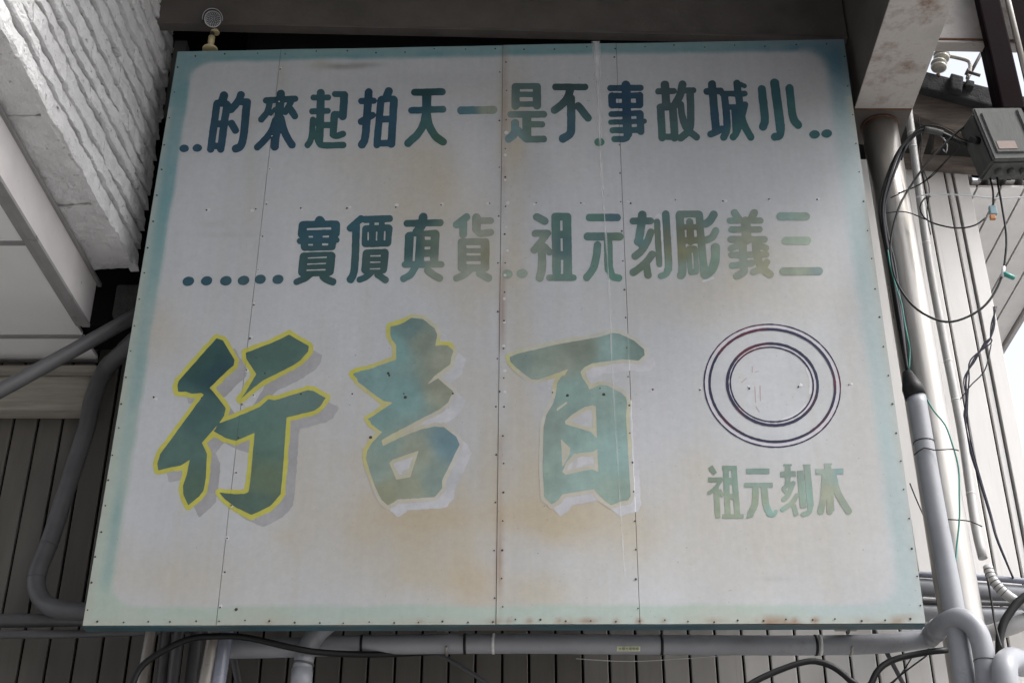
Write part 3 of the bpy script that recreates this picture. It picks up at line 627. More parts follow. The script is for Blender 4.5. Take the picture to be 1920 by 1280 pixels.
# paint tone where it was sampled: px, observed colour, local white of the sheet
INK = [(430, 230, (20, 50, 68), 125), (430, 270, (20, 50, 70), 125), (520, 200, (25, 52, 65), 125), (520, 260, (20, 50, 70), 128), (610, 180, (28, 60, 70), 128), (610, 270, (30, 65, 68), 130), (690, 200, (20, 50, 70), 128), (720, 250, (20, 55, 75), 130),
 (790, 170, (20, 48, 55), 130), (790, 240, (38, 75, 78), 132), (830, 270, (42, 75, 65), 135), (770, 210, (20, 60, 80), 130), (868, 208, (50, 90, 105), 140), (925, 207, (112, 115, 102), 140), (990, 165, (65, 85, 88), 140), (1000, 240, (70, 90, 85), 138), (960, 250, (80, 108, 118), 140),
 (1060, 165, (38, 55, 60), 125), (1060, 250, (35, 65, 82), 128), (1122, 268, (45, 95, 85), 132), (1175, 200, (18, 45, 68), 125), (1175, 260, (35, 65, 80), 128), (1250, 180, (45, 60, 68), 122), (1250, 260, (42, 68, 70), 125), (1290, 200, (45, 62, 68), 122), (1340, 180, (28, 50, 62), 122), (1350, 220, (22, 53, 74), 122), (1390, 260, (30, 70, 75), 125),
 (1450, 170, (25, 62, 72), 122), (1450, 240, (28, 68, 78), 125), (1490, 210, (30, 70, 75), 122), (1540, 250, (30, 68, 75), 125),
 (350, 526, (22, 62, 80), 140), (520, 524, (35, 65, 78), 140), (600, 430, (22, 62, 78), 140), (600, 500, (35, 62, 65), 142), (670, 420, (25, 70, 85), 145), (700, 440, (30, 65, 75), 145), (700, 490, (45, 70, 72), 145), (660, 520, (30, 70, 80), 145), (790, 410, (38, 70, 75), 148), (770, 460, (40, 75, 80), 148), (810, 450, (80, 95, 85), 148), (780, 510, (70, 105, 110), 150), (820, 515, (115, 120, 105), 150),
 (870, 410, (90, 115, 110), 150), (900, 420, (125, 122, 110), 150), (890, 470, (112, 112, 98), 150), (915, 475, (115, 105, 80), 150), (890, 520, (125, 125, 112), 152), (950, 514, (125, 135, 120), 155), (980, 513, (130, 138, 128), 155),
 (1010, 410, (85, 110, 108), 155), (1010, 460, (115, 122, 112), 155), (1015, 510, (125, 130, 118), 158), (1055, 420, (65, 105, 100), 155), (1060, 460, (62, 95, 102), 155), (1055, 515, (85, 118, 112), 158), (1110, 408, (65, 110, 105), 158), (1155, 408, (60, 95, 112), 158), (1120, 445, (75, 110, 112), 158), (1160, 450, (85, 110, 95), 158), (1140, 480, (80, 120, 112), 158), (1155, 520, (70, 130, 118), 160),
 (1200, 405, (62, 90, 92), 155), (1195, 450, (72, 110, 115), 155), (1215, 480, (95, 110, 100), 158), (1215, 510, (92, 108, 92), 160), (1235, 440, (90, 102, 88), 158), (1248, 410, (70, 100, 105), 158), (1255, 450, (95, 100, 85), 160), (1250, 515, (100, 135, 125), 160), (1280, 405, (95, 115, 110), 165), (1290, 440, (100, 98, 75), 165), (1275, 470, (118, 112, 75), 165), (1275, 515, (118, 138, 128), 168), (1300, 510, (118, 138, 128), 168), (1335, 405, (82, 112, 112), 165), (1335, 490, (110, 138, 122), 168),
 (1375, 400, (112, 140, 135), 172), (1400, 415, (125, 130, 115), 172), (1365, 430, (115, 140, 132), 172), (1400, 450, (145, 142, 120), 174), (1370, 470, (135, 140, 128), 174), (1440, 490, (160, 148, 115), 175), (1390, 510, (145, 148, 132), 175), (1375, 500, (130, 148, 142), 175), (1440, 515, (155, 145, 112), 176), (1470, 406, (125, 155, 152), 178), (1510, 406, (140, 160, 148), 178), (1490, 452, (155, 168, 148), 180), (1470, 509, (140, 145, 128), 180), (1535, 509, (125, 148, 150), 180), (1500, 509, (150, 155, 135), 180),
 (380, 680, (38, 75, 75), 155), (400, 700, (30, 62, 72), 155), (370, 770, (55, 90, 90), 155), (330, 850, (65, 95, 92), 155), (350, 920, (70, 95, 82), 160), (520, 660, (60, 90, 85), 155), (470, 780, (70, 105, 100), 155), (560, 750, (80, 108, 105), 158), (500, 830, (75, 108, 98), 160), (500, 900, (90, 108, 85), 165), (480, 950, (75, 100, 92), 165),
 (770, 620, (85, 115, 118), 165), (740, 650, (90, 145, 150), 165), (700, 710, (95, 140, 145), 165), (790, 640, (120, 128, 115), 165), (830, 670, (140, 138, 118), 168), (760, 740, (95, 145, 150), 165), (830, 730, (145, 142, 118), 168), (700, 790, (95, 140, 140), 168), (720, 830, (120, 145, 138), 170), (700, 880, (130, 148, 140), 172), (780, 850, (145, 145, 125), 172), (840, 830, (90, 135, 155), 172), (760, 920, (150, 148, 120), 175), (820, 900, (125, 145, 140), 175), (730, 930, (148, 142, 105), 175),
 (970, 675, (125, 145, 140), 175), (1020, 690, (135, 150, 138), 175), (1090, 655, (120, 128, 115), 175), (1150, 660, (120, 155, 155), 175), (1200, 655, (105, 130, 125), 175), (1060, 730, (120, 155, 152), 175), (1050, 690, (140, 145, 132), 175), (1030, 800, (130, 150, 145), 178), (1090, 820, (130, 165, 162), 178), (1150, 760, (135, 165, 160), 178), (1150, 850, (130, 170, 172), 180), (1030, 900, (135, 160, 152), 180), (1080, 920, (138, 168, 165), 180), (1150, 930, (135, 160, 150), 180),
 (1340, 900, (125, 140, 120), 185), (1370, 900, (125, 155, 140), 185), (1350, 950, (150, 158, 130), 185), (1420, 885, (120, 150, 145), 185), (1420, 940, (148, 158, 132), 185), (1450, 965, (120, 165, 158), 185), (1480, 890, (125, 145, 135), 185), (1490, 940, (148, 158, 138), 185), (1515, 930, (130, 168, 158), 185), (1550, 885, (150, 160, 150), 185), (1575, 885, (125, 165, 170), 185), (1550, 930, (165, 162, 135), 185), (1585, 960, (150, 158, 140), 185)]
IKX = np.array([i[0] for i in INK], float); IKY = np.array([i[1] for i in INK], float)
IKC = np.array([lin(i[2]) / lin((i[3],) * 3) * 0.60 for i in INK])
def idw(px, py, kx, ky, kc, p=3.0):
    out = np.zeros((px.size, 3)); ws = np.zeros(px.size)
    for x, y, c in zip(kx, ky, kc):
        w_ = 1.0 / ((px - x) ** 2 + (py - y) ** 2 + 60.0) ** (p / 2 + .5)
        out += w_[:, None] * c; ws += w_
    return out / ws[:, None]
def ink(px, py, X, Z):
    wx = 10 * (fbm(X * 9, Z * 9, 3) - 0.5); wy = 10 * (fbm(X * 9 + 4, Z * 9 + 7, 3) - 0.5)
    c = idw(px + wx, py + wy, IKX, IKY, IKC)
    n = fbm(X * 14 + 2, Z * 14, 4); n2 = fbm(X * 5, Z * 5 + 6, 3)
    lum = c @ np.array([0.3, 0.5, 0.2]); c = lum[:, None] + (c - lum[:, None]) * np.clip(0.80 - 0.9 * lum, 0.52, 0.8)[:, None]
    return c * np.array([0.86, 0.95, 0.90]) * (1 + 0.30 * (n - 0.5) + 0.25 * (n2 - 0.5))[:, None]
def char(name, shapes, z, res=1.15, colour=ink, lift=0.0012, jit=0.35):
    ox, oy, sc = z; lo, hi = bounds(shapes, ox, oy, sc, 3.0)
    gx, gy = np.meshgrid(np.arange(lo[0], hi[0] + res, res), np.arange(lo[1], hi[1] + res, res))
    D = field(shapes, gx, gy, ox, oy, sc) + jit * 2 * (vnoise(gx * 0.13, gy * 0.13) - 0.5) + jit * (vnoise(gx * 0.4 + 5, gy * 0.4) - 0.5)
    return film(name, D, gx, gy, lift, colour)
A_ = (320, 140, 1920 / 340); B_ = (640, 140, 1920 / 340); C_ = (920, 130, 1920 / 340); D2 = (1230, 130, 1920 / 340)
E_ = (330, 390, 6.0); F_ = (640, 390, 6.0); G_ = (930, 380, 6.0); H_ = (1240, 380, 6.0)
S_ = lambda hw, *p: ('S', hw, p)
C2 = lambda hw, a, b: ('C', hw, (a, b))
def B2(r, *p): return ('B', r, p)
def Fl(hw, a, b): return ('F', hw, (a, b))
for z_, cs in ((A_, ((143, 783, 52, 41), (283, 778, 52, 40))), (C_, ((1150, 777, 55, 45),)), (D2, ((1678, 695, 55, 45), (1807, 685, 57, 44))),
               (E_, ((140, 824, 66, 52), (345, 818, 65, 51), (562, 818, 66, 52), (761, 815, 66, 53), (949, 803, 64, 52), (1148, 803, 64, 52))), (G_, ((128, 808, 58, 51), (296, 802, 62, 52)))):
    for c in cs:
        char('painted_dot', [('E', c[:2], c[2], c[3], -14 if z_ is E_ else -6)], z_)
CH = 'painted_character'
# first line
char(CH, [S_(45, (565, 225), (545, 290)), S_(40, (489, 318), (425, 790)), S_(41, (596, 318), (530, 790)), S_(36, (492, 305), (597, 312)), S_(37, (470, 525), (570, 525)), S_(36, (440, 757), (540, 757)),
          S_(40, (745, 215), (715, 285), (640, 372)), S_(38, (720, 290), (812, 292)), S_(43, (807, 298), (778, 600), (758, 715), (735, 765), (690, 785)), S_(40, (645, 520), (686, 592))], A_)
char(CH, [S_(45, (1167, 210), (1150, 400), (1120, 600), (1101, 765)), S_(34, (1010, 276), (1318, 262)), S_(34, (1050, 300), (1022, 400), (962, 477)), S_(33, (1275, 295), (1215, 400)), S_(38, (1262, 362), (1315, 442)), S_(22, (1100, 370), (1060, 420)),
          S_(36, (1108, 490), (1062, 610), (990, 700), (918, 770)), S_(40, (1168, 470), (1200, 590), (1240, 680), (1284, 748)), S_(35, (1140, 470), (1130, 620))], A_)
char(CH, [S_(43, (1590, 200), (1587, 400), (1574, 700)), S_(32, (1513, 247), (1668, 245)), S_(32, (1498, 393), (1666, 388)), S_(33, (1508, 482), (1496, 640), (1474, 715), (1450, 752)), S_(33, (1620, 540), (1695, 540)),
          S_(34, (1550, 650), (1572, 725), (1625, 752), (1828, 750)), S_(32, (1740, 210), (1842, 210)), S_(42, (1838, 220), (1824, 447)), S_(35, (1738, 423), (1815, 428)), S_(39, (1733, 428), (1722, 630)), S_(36, (1718, 640), (1758, 654), (1824, 632))], A_)
char(CH, [S_(42, (290, 190), (275, 400), (260, 600), (246, 695), (218, 744)), S_(33, (212, 282), (343, 280)), S_(35, (208, 500), (330, 432)), S_(42, (503, 177), (478, 240)), S_(38, (420, 270), (376, 748)), S_(42, (557, 272), (531, 738)), S_(34, (425, 262), (555, 262)), S_(37, (400, 476), (540, 474)), S_(34, (385, 730), (530, 728))], B_)
char(CH, [S_(38, (775, 193), (1067, 186)), S_(36, (744, 385), (1078, 372)), S_(48, (906, 220), (900, 430)), S_(41, (893, 420), (874, 520), (815, 630), (707, 731)), S_(42, (908, 420), (932, 545), (995, 655), (1078, 717))], B_)
char(CH, [S_(42, (1268, 383), (1612, 378))], B_)
char(CH, [S_(43, (264, 200), (264, 398)), S_(44, (490, 200), (490, 393)), S_(32, (258, 187), (498, 187)), S_(30, (280, 276), (470, 276)), S_(30, (280, 379), (480, 379)), S_(36, (212, 487), (562, 487)), S_(47, (383, 505), (383, 740)), S_(34, (420, 593), (546, 593)),
          S_(43, (258, 578), (258, 660), (238, 705), (190, 745)), S_(36, (295, 655), (335, 708), (400, 748), (562, 748))], C_)
char(CH, [S_(35, (685, 197), (998, 197)), S_(42, (842, 230), (812, 315), (750, 385), (676, 442)), S_(44, (850, 320), (852, 620), (836, 695), (765, 742)), S_(40, (927, 397), (1030, 522))], C_)
char(CH, [S_(47, (1432, 172), (1440, 450), (1452, 690)), S_(33, (1455, 690), (1432, 738), (1310, 745)), S_(33, (1264, 208), (1588, 201)), S_(41, (1286, 292), (1288, 382)), S_(39, (1577, 285), (1577, 380)), S_(32, (1280, 288), (1577, 282)), S_(29, (1288, 392), (1577, 388)),
          S_(31, (1276, 483), (1580, 468)), S_(28, (1270, 567), (1628, 553)), S_(33, (1290, 652), (1580, 645)), S_(39, (1580, 478), (1590, 660))], C_)
char(CH, [S_(45, (93, 170), (110, 400)), S_(34, (25, 240), (187, 238)), S_(41, (47, 412), (66, 728)), S_(42, (177, 402), (198, 728)), S_(32, (45, 402), (170, 402)), S_(34, (70, 718), (200, 718)), S_(42, (280, 168), (252, 280), (200, 378)), S_(32, (290, 232), (396, 230)),
          S_(40, (360, 240), (367, 550), (340, 660), (262, 732)), S_(37, (262, 382), (276, 500), (322, 630), (428, 724))], D2)
char(CH, [S_(44, (592, 167), (617, 450), (636, 650)), S_(36, (538, 242), (682, 236)), S_(36, (578, 694), (650, 664), (695, 635)), S_(31, (700, 265), (938, 262)), S_(39, (726, 285), (747, 500), (750, 640), (717, 722)), S_(29, (775, 403), (832, 405)), S_(37, (832, 420), (843, 600), (845, 680), (815, 722)),
          S_(39, (856, 155), (883, 350), (920, 560), (1003, 722)), S_(24, (890, 163), (936, 182)), S_(33, (944, 378), (930, 440), (885, 600), (845, 690))], D2)
char(CH, [S_(44, (1120, 217), (1140, 400), (1153, 540), (1134, 612)), S_(48, (1255, 152), (1296, 450), (1317, 640)), S_(42, (1322, 600), (1312, 700), (1256, 720)), S_(43, (1412, 205), (1438, 440), (1462, 545), (1504, 596))], D2)
# second line
char(CH, [B2(50, (1382, 150), (1847, 144), (1842, 342), (1370, 347)), S_(57, (1620, 152), (1620, 175)), S_(34, (1392, 375), (1808, 362)), B2(48, (1400, 330), (1808, 322), (1800, 480), (1405, 487)),
          C2(12, (1472, 242), (1746, 234)), C2(9, (1494, 327), (1541, 326)), C2(10, (1650, 325), (1720, 324)), C2(9, (1488, 417), (1541, 417)), C2(11, (1645, 414), (1713, 412)),
          B2(50, (1390, 502), (1796, 494), (1777, 768), (1374, 776)), C2(6.5, (1482, 566), (1697, 557)), C2(6, (1477, 635), (1690, 627)), C2(6, (1470, 703), (1682, 697)),
          S_(37, (1510, 752), (1450, 795), (1358, 834)), S_(43, (1655, 775), (1692, 803), (1764, 834))], E_, 0.8)
char(CH, [S_(40, (222, 127), (155, 185), (100, 234)), S_(43, (170, 200), (155, 600), (138, 745), (104, 808)), S_(40, (270, 135), (542, 124)), S_(30, (345, 170), (345, 215)), S_(32, (455, 170), (455, 210)), C2(7, (407, 168), (406, 193)),
          B2(45, (235, 200), (576, 190), (562, 440), (228, 448)), C2(7, (303, 276), (302, 372)), C2(8, (399, 270), (396, 370)), C2(8, (490, 265), (486, 368)),
          B2(50, (240, 470), (536, 462), (518, 742), (225, 748)), C2(9, (327, 544), (443, 541)), C2(6, (323, 615), (440, 612)), C2(6, (320, 689), (438, 686)), S_(36, (330, 735), (272, 783), (207, 810)), S_(40, (412, 755), (495, 812))], F_, 0.8)
char(CH, [S_(50, (923, 110), (905, 200), (850, 275)), S_(40, (740, 178), (1112, 170)), B2(50, (716, 272), (1107, 248), (1092, 650), (705, 662)), ('H', ((817, 325), (843, 325), (828, 600), (801, 600))), C2(17, (940, 343), (1007, 343)), C2(15, (937, 453), (1002, 453)), C2(22, (932, 575), (996, 573)),
          S_(37, (714, 640), (1124, 635)), S_(40, (832, 670), (780, 748), (702, 797)), S_(42, (972, 705), (1050, 762), (1105, 790))], F_, 0.8)
char(CH, [S_(42, (1410, 104), (1296, 190)), S_(45, (1371, 170), (1370, 297)), S_(48, (1520, 110), (1520, 240)), S_(40, (1512, 240), (1555, 285), (1600, 288), (1680, 276)), S_(38, (1560, 147), (1680, 147)),
          B2(45, (1310, 345), (1668, 343), (1665, 718), (1310, 722)), C2(16, (1407, 437), (1566, 437)), C2(13, (1407, 523), (1566, 523)), C2(17, (1407, 618), (1566, 618)), S_(40, (1452, 690), (1392, 748), (1297, 793)), S_(44, (1558, 740), (1654, 790))], F_, 0.8)
char(CH, [S_(44, (461, 168), (548, 214)), S_(40, (440, 352), (580, 350)), S_(42, (574, 355), (500, 455), (430, 540)), S_(47, (516, 510), (516, 740), (492, 850)), S_(40, (545, 505), (602, 562)), B2(42, (622, 118), (846, 118), (858, 845), (634, 845)), C2(14, (735, 205), (736, 320)), C2(12, (738, 407), (740, 552)), C2(13, (744, 650), (744, 807)), S_(37, (600, 850), (872, 850))], G_, 0.8)
char(CH, [S_(43, (1052, 172), (1361, 172)), S_(46, (1030, 386), (1389, 386)), S_(43, (1142, 483), (1130, 600), (1095, 740), (1022, 845)), S_(48, (1262, 420), (1268, 750)), S_(40, (1272, 720), (1308, 828), (1382, 850))], G_)
char(CH, [S_(50, (1645, 142), (1640, 210)), S_(40, (1542, 210), (1738, 207)), S_(47, (1636, 240), (1612, 400), (1600, 440)), S_(38, (1592, 430), (1650, 492)), S_(42, (1740, 335), (1705, 430), (1640, 540), (1565, 604)), S_(42, (1758, 582), (1690, 670), (1600, 750), (1544, 786)), S_(42, (1692, 700), (1710, 816)),
          S_(35, (1812, 218), (1838, 696)), S_(43, (1910, 132), (1940, 680), (1930, 765)), S_(36, (1936, 750), (1920, 800), (1858, 826))], G_)
char(CH, [S_(46, (206, 142), (233, 600), (236, 780), (220, 820)), S_(40, (205, 132), (418, 132)), S_(43, (426, 140), (455, 500), (486, 812)), S_(42, (318, 218), (330, 440)), S_(34, (230, 276), (430, 276)), S_(38, (230, 426), (450, 426)),
          B2(40, (273, 488), (407, 485), (427, 815), (300, 820)), C2(8, (348, 565), (360, 748)), S_(45, (590, 135), (548, 205), (498, 242)), S_(42, (612, 320), (570, 390), (512, 422)), S_(50, (609, 506), (606, 640), (570, 750), (495, 815))], H_, 0.8)
char(CH, [S_(42, (825, 115), (872, 190)), S_(42, (1046, 115), (1008, 190)), S_(35, (770, 205), (1114, 205)), S_(37, (790, 305), (1105, 303)), S_(38, (782, 415), (1160, 415)), S_(55, (950, 215), (960, 420)), S_(38, (784, 518), (850, 490), (900, 480)), S_(36, (790, 590), (1180, 585)), S_(45, (915, 450), (925, 700), (925, 780), (855, 825)), S_(38, (798, 712), (1020, 678)),
          S_(45, (1062, 450), (1078, 600), (1130, 730), (1220, 808)), S_(35, (1100, 480), (1178, 512)), S_(38, (1188, 668), (1140, 740), (1036, 778))], H_)
for q in (S_(46, (1340, 157), (1625, 157)), S_(45, (1397, 430), (1640, 430)), S_(45, (1375, 775), (1772, 775))): pass
char(CH, [S_(46, (1340, 157), (1625, 157)), S_(45, (1397, 430), (1640, 430)), S_(45, (1375, 775), (1772, 775))], H_)
# big brush characters: shadow, outline, body
I_ = (270, 590, 1124 / 360); J_ = (640, 580, 3.2); K_ = (930, 600, 1044 / 310); L_ = (1290, 590, 3.2)
XING = [('P', ((425, 137), (462, 150), (495, 205), (530, 265), (525, 297), (480, 335), (385, 428), (430, 480), (480, 548), (470, 590), (437, 637), (408, 672), (340, 748), (370, 815), (362, 960), (348, 1030), (320, 1065), (260, 1115), (230, 1050), (228, 1000), (250, 940), (268, 848), (215, 882), (150, 893), (85, 910), (78, 870), (95, 815), (350, 467), (335, 458), (280, 462), (245, 450), (200, 450), (195, 415), (205, 385))),
        ('P', ((850, 118), (965, 185), (962, 215), (915, 270), (860, 305), (700, 385), (640, 430), (565, 497), (595, 455), (658, 350), (600, 258), (595, 225), (760, 162))),
        ('P', ((437, 637), (560, 590), (680, 540), (728, 495), (765, 502), (960, 443), (990, 447), (1065, 488), (1030, 540), (1000, 562), (835, 603), (812, 940), (800, 1050), (740, 1120), (680, 1150), (630, 1172), (540, 1130), (480, 1085), (440, 1040), (530, 1050), (590, 1048), (612, 1040), (622, 985), (648, 692), (540, 738), (480, 722), (408, 682)))]
JI = [('P', ((420, 52), (490, 60), (560, 115), (575, 155), (563, 222), (600, 215), (640, 217), (675, 250), (660, 290), (655, 330), (560, 400), (512, 455), (580, 415), (670, 492), (640, 560), (590, 600), (300, 750), (240, 785), (250, 822), (350, 770), (480, 720), (560, 703), (615, 707), (690, 765), (710, 810), (605, 1025), (605, 1075), (560, 1125), (335, 1140), (318, 1155), (280, 1175), (240, 1140), (200, 1060), (148, 900), (155, 850), (185, 800), (245, 737), (180, 690), (175, 672), (160, 660), (310, 560), (250, 548), (170, 490), (100, 435), (95, 415), (70, 390), (120, 368), (160, 362), (330, 303), (330, 215), (305, 185), (293, 150), (297, 105), (350, 92), (380, 78))),
      ('H', ((465, 848), (415, 1005), (330, 1022), (288, 920), (310, 900)))]
BAI = [('P', ((85, 238), (140, 215), (380, 158), (660, 108), (740, 82), (775, 87), (870, 130), (935, 185), (938, 222), (900, 257), (800, 248), (610, 275), (560, 300), (533, 330), (550, 375), (580, 415), (588, 442), (655, 413), (700, 415), (790, 460), (820, 490), (828, 530), (820, 600), (835, 850), (850, 1110), (835, 1138), (790, 1145), (728, 1170), (665, 1120), (620, 1067), (590, 1072), (420, 1100), (390, 1140), (350, 1165), (305, 1115), (295, 960), (300, 680), (318, 600), (360, 530), (380, 470), (385, 400), (415, 355), (435, 350), (460, 310), (380, 340), (265, 380), (225, 378), (130, 305), (92, 268))),
       ('H', ((435, 640), (480, 600), (560, 550), (610, 540), (632, 548), (638, 750), (600, 710), (520, 685), (438, 660))), ('H', ((410, 752), (470, 810), (465, 850), (425, 925), (418, 925))),
       ('H', ((640, 815), (648, 962), (610, 943), (560, 952), (440, 978), (418, 960), (440, 905), (490, 848), (540, 838), (610, 835))), ('H', ((382, 580), (384, 562), (445, 518), (452, 526)))]
YEL = [(x, y, (0.62, 0.595, 0.125)) for x in (290, 360, 430, 500, 570) for y in (620, 700, 780, 860, 940)] + [(700, 605, (0.64, 0.62, 0.10)), (735, 600, (0.62, 0.60, 0.16)), (655, 700, (0.64, 0.62, 0.11)), (670, 730, (0.60, 0.57, 0.30)), (690, 785, (0.60, 0.57, 0.20)), (685, 850, (0.62, 0.58, 0.24)), (680, 900, (0.60, 0.57, 0.38)), (735, 660, (0.60, 0.57, 0.25)), (840, 645, (0.64, 0.61, 0.14)), (865, 700, (0.62, 0.60, 0.52)), (870, 830, (0.64, 0.63, 0.60)), (800, 960, (0.64, 0.61, 0.55)), (720, 960, (0.60, 0.56, 0.46)), (760, 880, (0.60, 0.58, 0.45)), (730, 820, (0.58, 0.56, 0.38)), (850, 760, (0.62, 0.60, 0.55)),
       (945, 670, (0.62, 0.62, 0.30)), (960, 660, (0.60, 0.60, 0.46)), (1010, 650, (0.60, 0.60, 0.51)), (1130, 628, (0.59, 0.59, 0.53)), (1210, 660, (0.60, 0.60, 0.55)), (1050, 708, (0.60, 0.57, 0.36)), (1095, 700, (0.61, 0.60, 0.45)), (1020, 760, (0.61, 0.60, 0.55)), (1015, 870, (0.58, 0.57, 0.50)), (1182, 790, (0.61, 0.61, 0.45)), (1185, 900, (0.60, 0.59, 0.54)), (1100, 930, (0.60, 0.57, 0.49)), (1065, 795, (0.60, 0.58, 0.46)), (1030, 950, (0.57, 0.53, 0.45)), (1150, 950, (0.59, 0.56, 0.48)), (1190, 680, (0.59, 0.58, 0.50)), (1000, 700, (0.58, 0.56, 0.49)), (1160, 730, (0.59, 0.57, 0.5)),
       (800, 605, (0.60, 0.59, 0.42)), (830, 620, (0.60, 0.59, 0.5)), (860, 660, (0.60, 0.59, 0.5)), (855, 730, (0.60, 0.59, 0.52)), (820, 780, (0.58, 0.56, 0.48)), (700, 930, (0.58, 0.55, 0.48)), (750, 965, (0.6, 0.57, 0.5)), (780, 800, (0.58, 0.56, 0.45))]
YX = np.array([v[0] for v in YEL], float); YY = np.array([v[1] for v in YEL], float); YC = np.array([v[2] for v in YEL])
def yellow(px, py, X, Z): return idw(px, py, YX, YY, YC) * (1 + 0.18 * (fbm(X * 12, Z * 12, 3) - 0.5))[:, None]
def big(shapes, z_, ow, sh_col, sh_off, sh_grow):
    ox, oy, sc = z_; lo, hi = bounds(shapes, ox, oy, sc, ow + 32); r = 1.5
    gx, gy = np.meshgrid(np.arange(lo[0], hi[0], r), np.arange(lo[1], hi[1], r))
    D0 = field(shapes, gx, gy, ox, oy, sc); nz_ = 0.9 * (vnoise(gx * 0.12, gy * 0.12) - 0.5)
    D1 = field(shapes, gx - sh_off[0], gy - sh_off[1], ox, oy, sc) - sh_grow
    tone = lambda px, py, X, Z: np.array(sh_col) * (1 + 0.35 * (fbm(X * 7, Z * 7, 4) - 0.5))[:, None]
    film('painted_shadow', np.maximum(D1 + 3 * nz_, -(D0 - 3)), gx, gy, 0.0005, tone)
    film('painted_outline', D0 - ow + 2.4 * nz_ + 1.5 * (vnoise(gx * .05, gy * .05) - .5), gx, gy, 0.0010, yellow)
    film(CH, D0 + 0.8 * nz_, gx, gy, 0.0015, ink)
big(XING, I_, 8.2, (0.43, 0.43, 0.445), (21, 19), 3.0)
big(JI, J_, 7.5, (0.62, 0.63, 0.665), (19, 17), 3.5)
big(BAI, K_, 7.5, (0.615, 0.622, 0.655), (17, 18), 3.0)
# round emblem: hand-drawn rings with a pale band between
pale = lambda px, py, X, Z: np.tile(np.array([0.64, 0.62, 0.67]), (px.size, 1))
def dark_ring(px, py, X, Z):
    n = np.clip((fbm(X * 5 + 3, Z * 5, 3) - 0.45) * 5, 0, 1)[:, None]
    return np.array([0.03, 0.034, 0.075]) * (1 - n) + np.array([0.11, 0.03, 0.05]) * n
char('painted_ring', [('R', (505, 427), 396, 352, 12, 13)], L_, 1.0, pale, 0.0006, 0.2)
char('painted_ring', [('R', (504, 420), 263, 236, 12, 10)], L_, 1.0, pale, 0.0006, 0.2)
for c_, rx, ry, hw in (((505, 427), 410, 366, 4.2), ((505, 426), 378, 336, 8.0), ((506, 420), 272, 244, 8.6), ((502, 420), 250, 223, 4.8)):
    char('painted_ring', [('R', c_, rx, ry, 12, hw)], L_, 0.75, dark_ring, 0.0012, 0.3)
lav = lambda px, py, X, Z: np.tile(np.array([0.70, 0.70, 0.74]), (px.size, 1))
char('touch_up_stroke', [S_(8, (712, 325), (735, 390), (733, 470))], L_, 1.0, lav, 0.0006)
char('touch_up_stroke', [S_(8, (705, 545), (650, 600), (565, 632))], L_, 1.0, lav, 0.0006)
char('touch_up_stroke', [S_(14, (1800, 160), (1850, 180), (1882, 700), (1840, 745))], G_, 1.0, lav, 0.0006)
char('touch_up_stroke', [S_(12, (470, 885), (585, 850))], H_, 1.0, lav, 0.0006)
red = lambda px, py, X, Z: np.tile(np.array([0.52, 0.40, 0.41]), (px.size, 1))
for q in (Fl(3, (400, 430), (405, 530)), Fl(3, (432, 425), (434, 520)), Fl(3, (405, 550), (428, 585)), Fl(3, (318, 410), (352, 380)), Fl(3, (385, 310), (385, 350)), Fl(2.5, (400, 345), (425, 340))):
    char('faint_red_mark', [q], L_, 0.75, red, 0.0006, 0.15)
# small line of characters
char(CH, [Fl(15, (133, 912), (163, 956)), Fl(15, (120, 990), (207, 990)), S_(12, (198, 990), (165, 1040), (126, 1070)), Fl(16, (168, 1030), (180, 1220)), Fl(12, (186, 1050), (210, 1092)), Fl(17, (225, 908), (240, 1200)), Fl(17, (275, 908), (296, 1200)), Fl(14, (205, 920), (292, 920)), Fl(20, (228, 998), (288, 998)), Fl(18, (230, 1092), (288, 1092)), Fl(13, (205, 1209), (334, 1209))], L_, 0.8)
char(CH, [Fl(16, (348, 939), (488, 939)), Fl(14, (337, 1023), (508, 1023)), S_(20, (405, 1040), (402, 1130), (375, 1195)), S_(9, (380, 1190), (358, 1214)), S_(20, (456, 1040), (468, 1140), (490, 1192)), S_(12, (488, 1200), (515, 1200), (526, 1182))], L_, 0.8)
char(CH, [Fl(17, (598, 900), (598, 1030)), Fl(6, (572, 903), (622, 903)), Fl(17, (553, 959), (647, 955)), S_(11, (597, 1025), (572, 1045), (600, 1078)), S_(15, (630, 1012), (602, 1080), (575, 1108)), S_(15, (652, 1085), (620, 1132), (568, 1168)), Fl(15, (632, 1140), (650, 1206)), Fl(19, (671, 935), (691, 1160)), Fl(20, (712, 900), (735, 1150)), S_(15, (735, 1150), (726, 1185), (690, 1198)), Fl(5, (688, 903), (736, 903))], L_, 0.8)
char(CH, [Fl(20, (838, 895), (840, 950)), Fl(6, (814, 897), (863, 897)), Fl(17, (763, 943), (932, 940)), S_(20, (822, 960), (815, 1080), (795, 1180)), Fl(21, (848, 960), (856, 1180)), S_(19, (853, 1120), (850, 1182)), S_(21, (868, 960), (898, 1070), (962, 1178))], L_, 0.8)
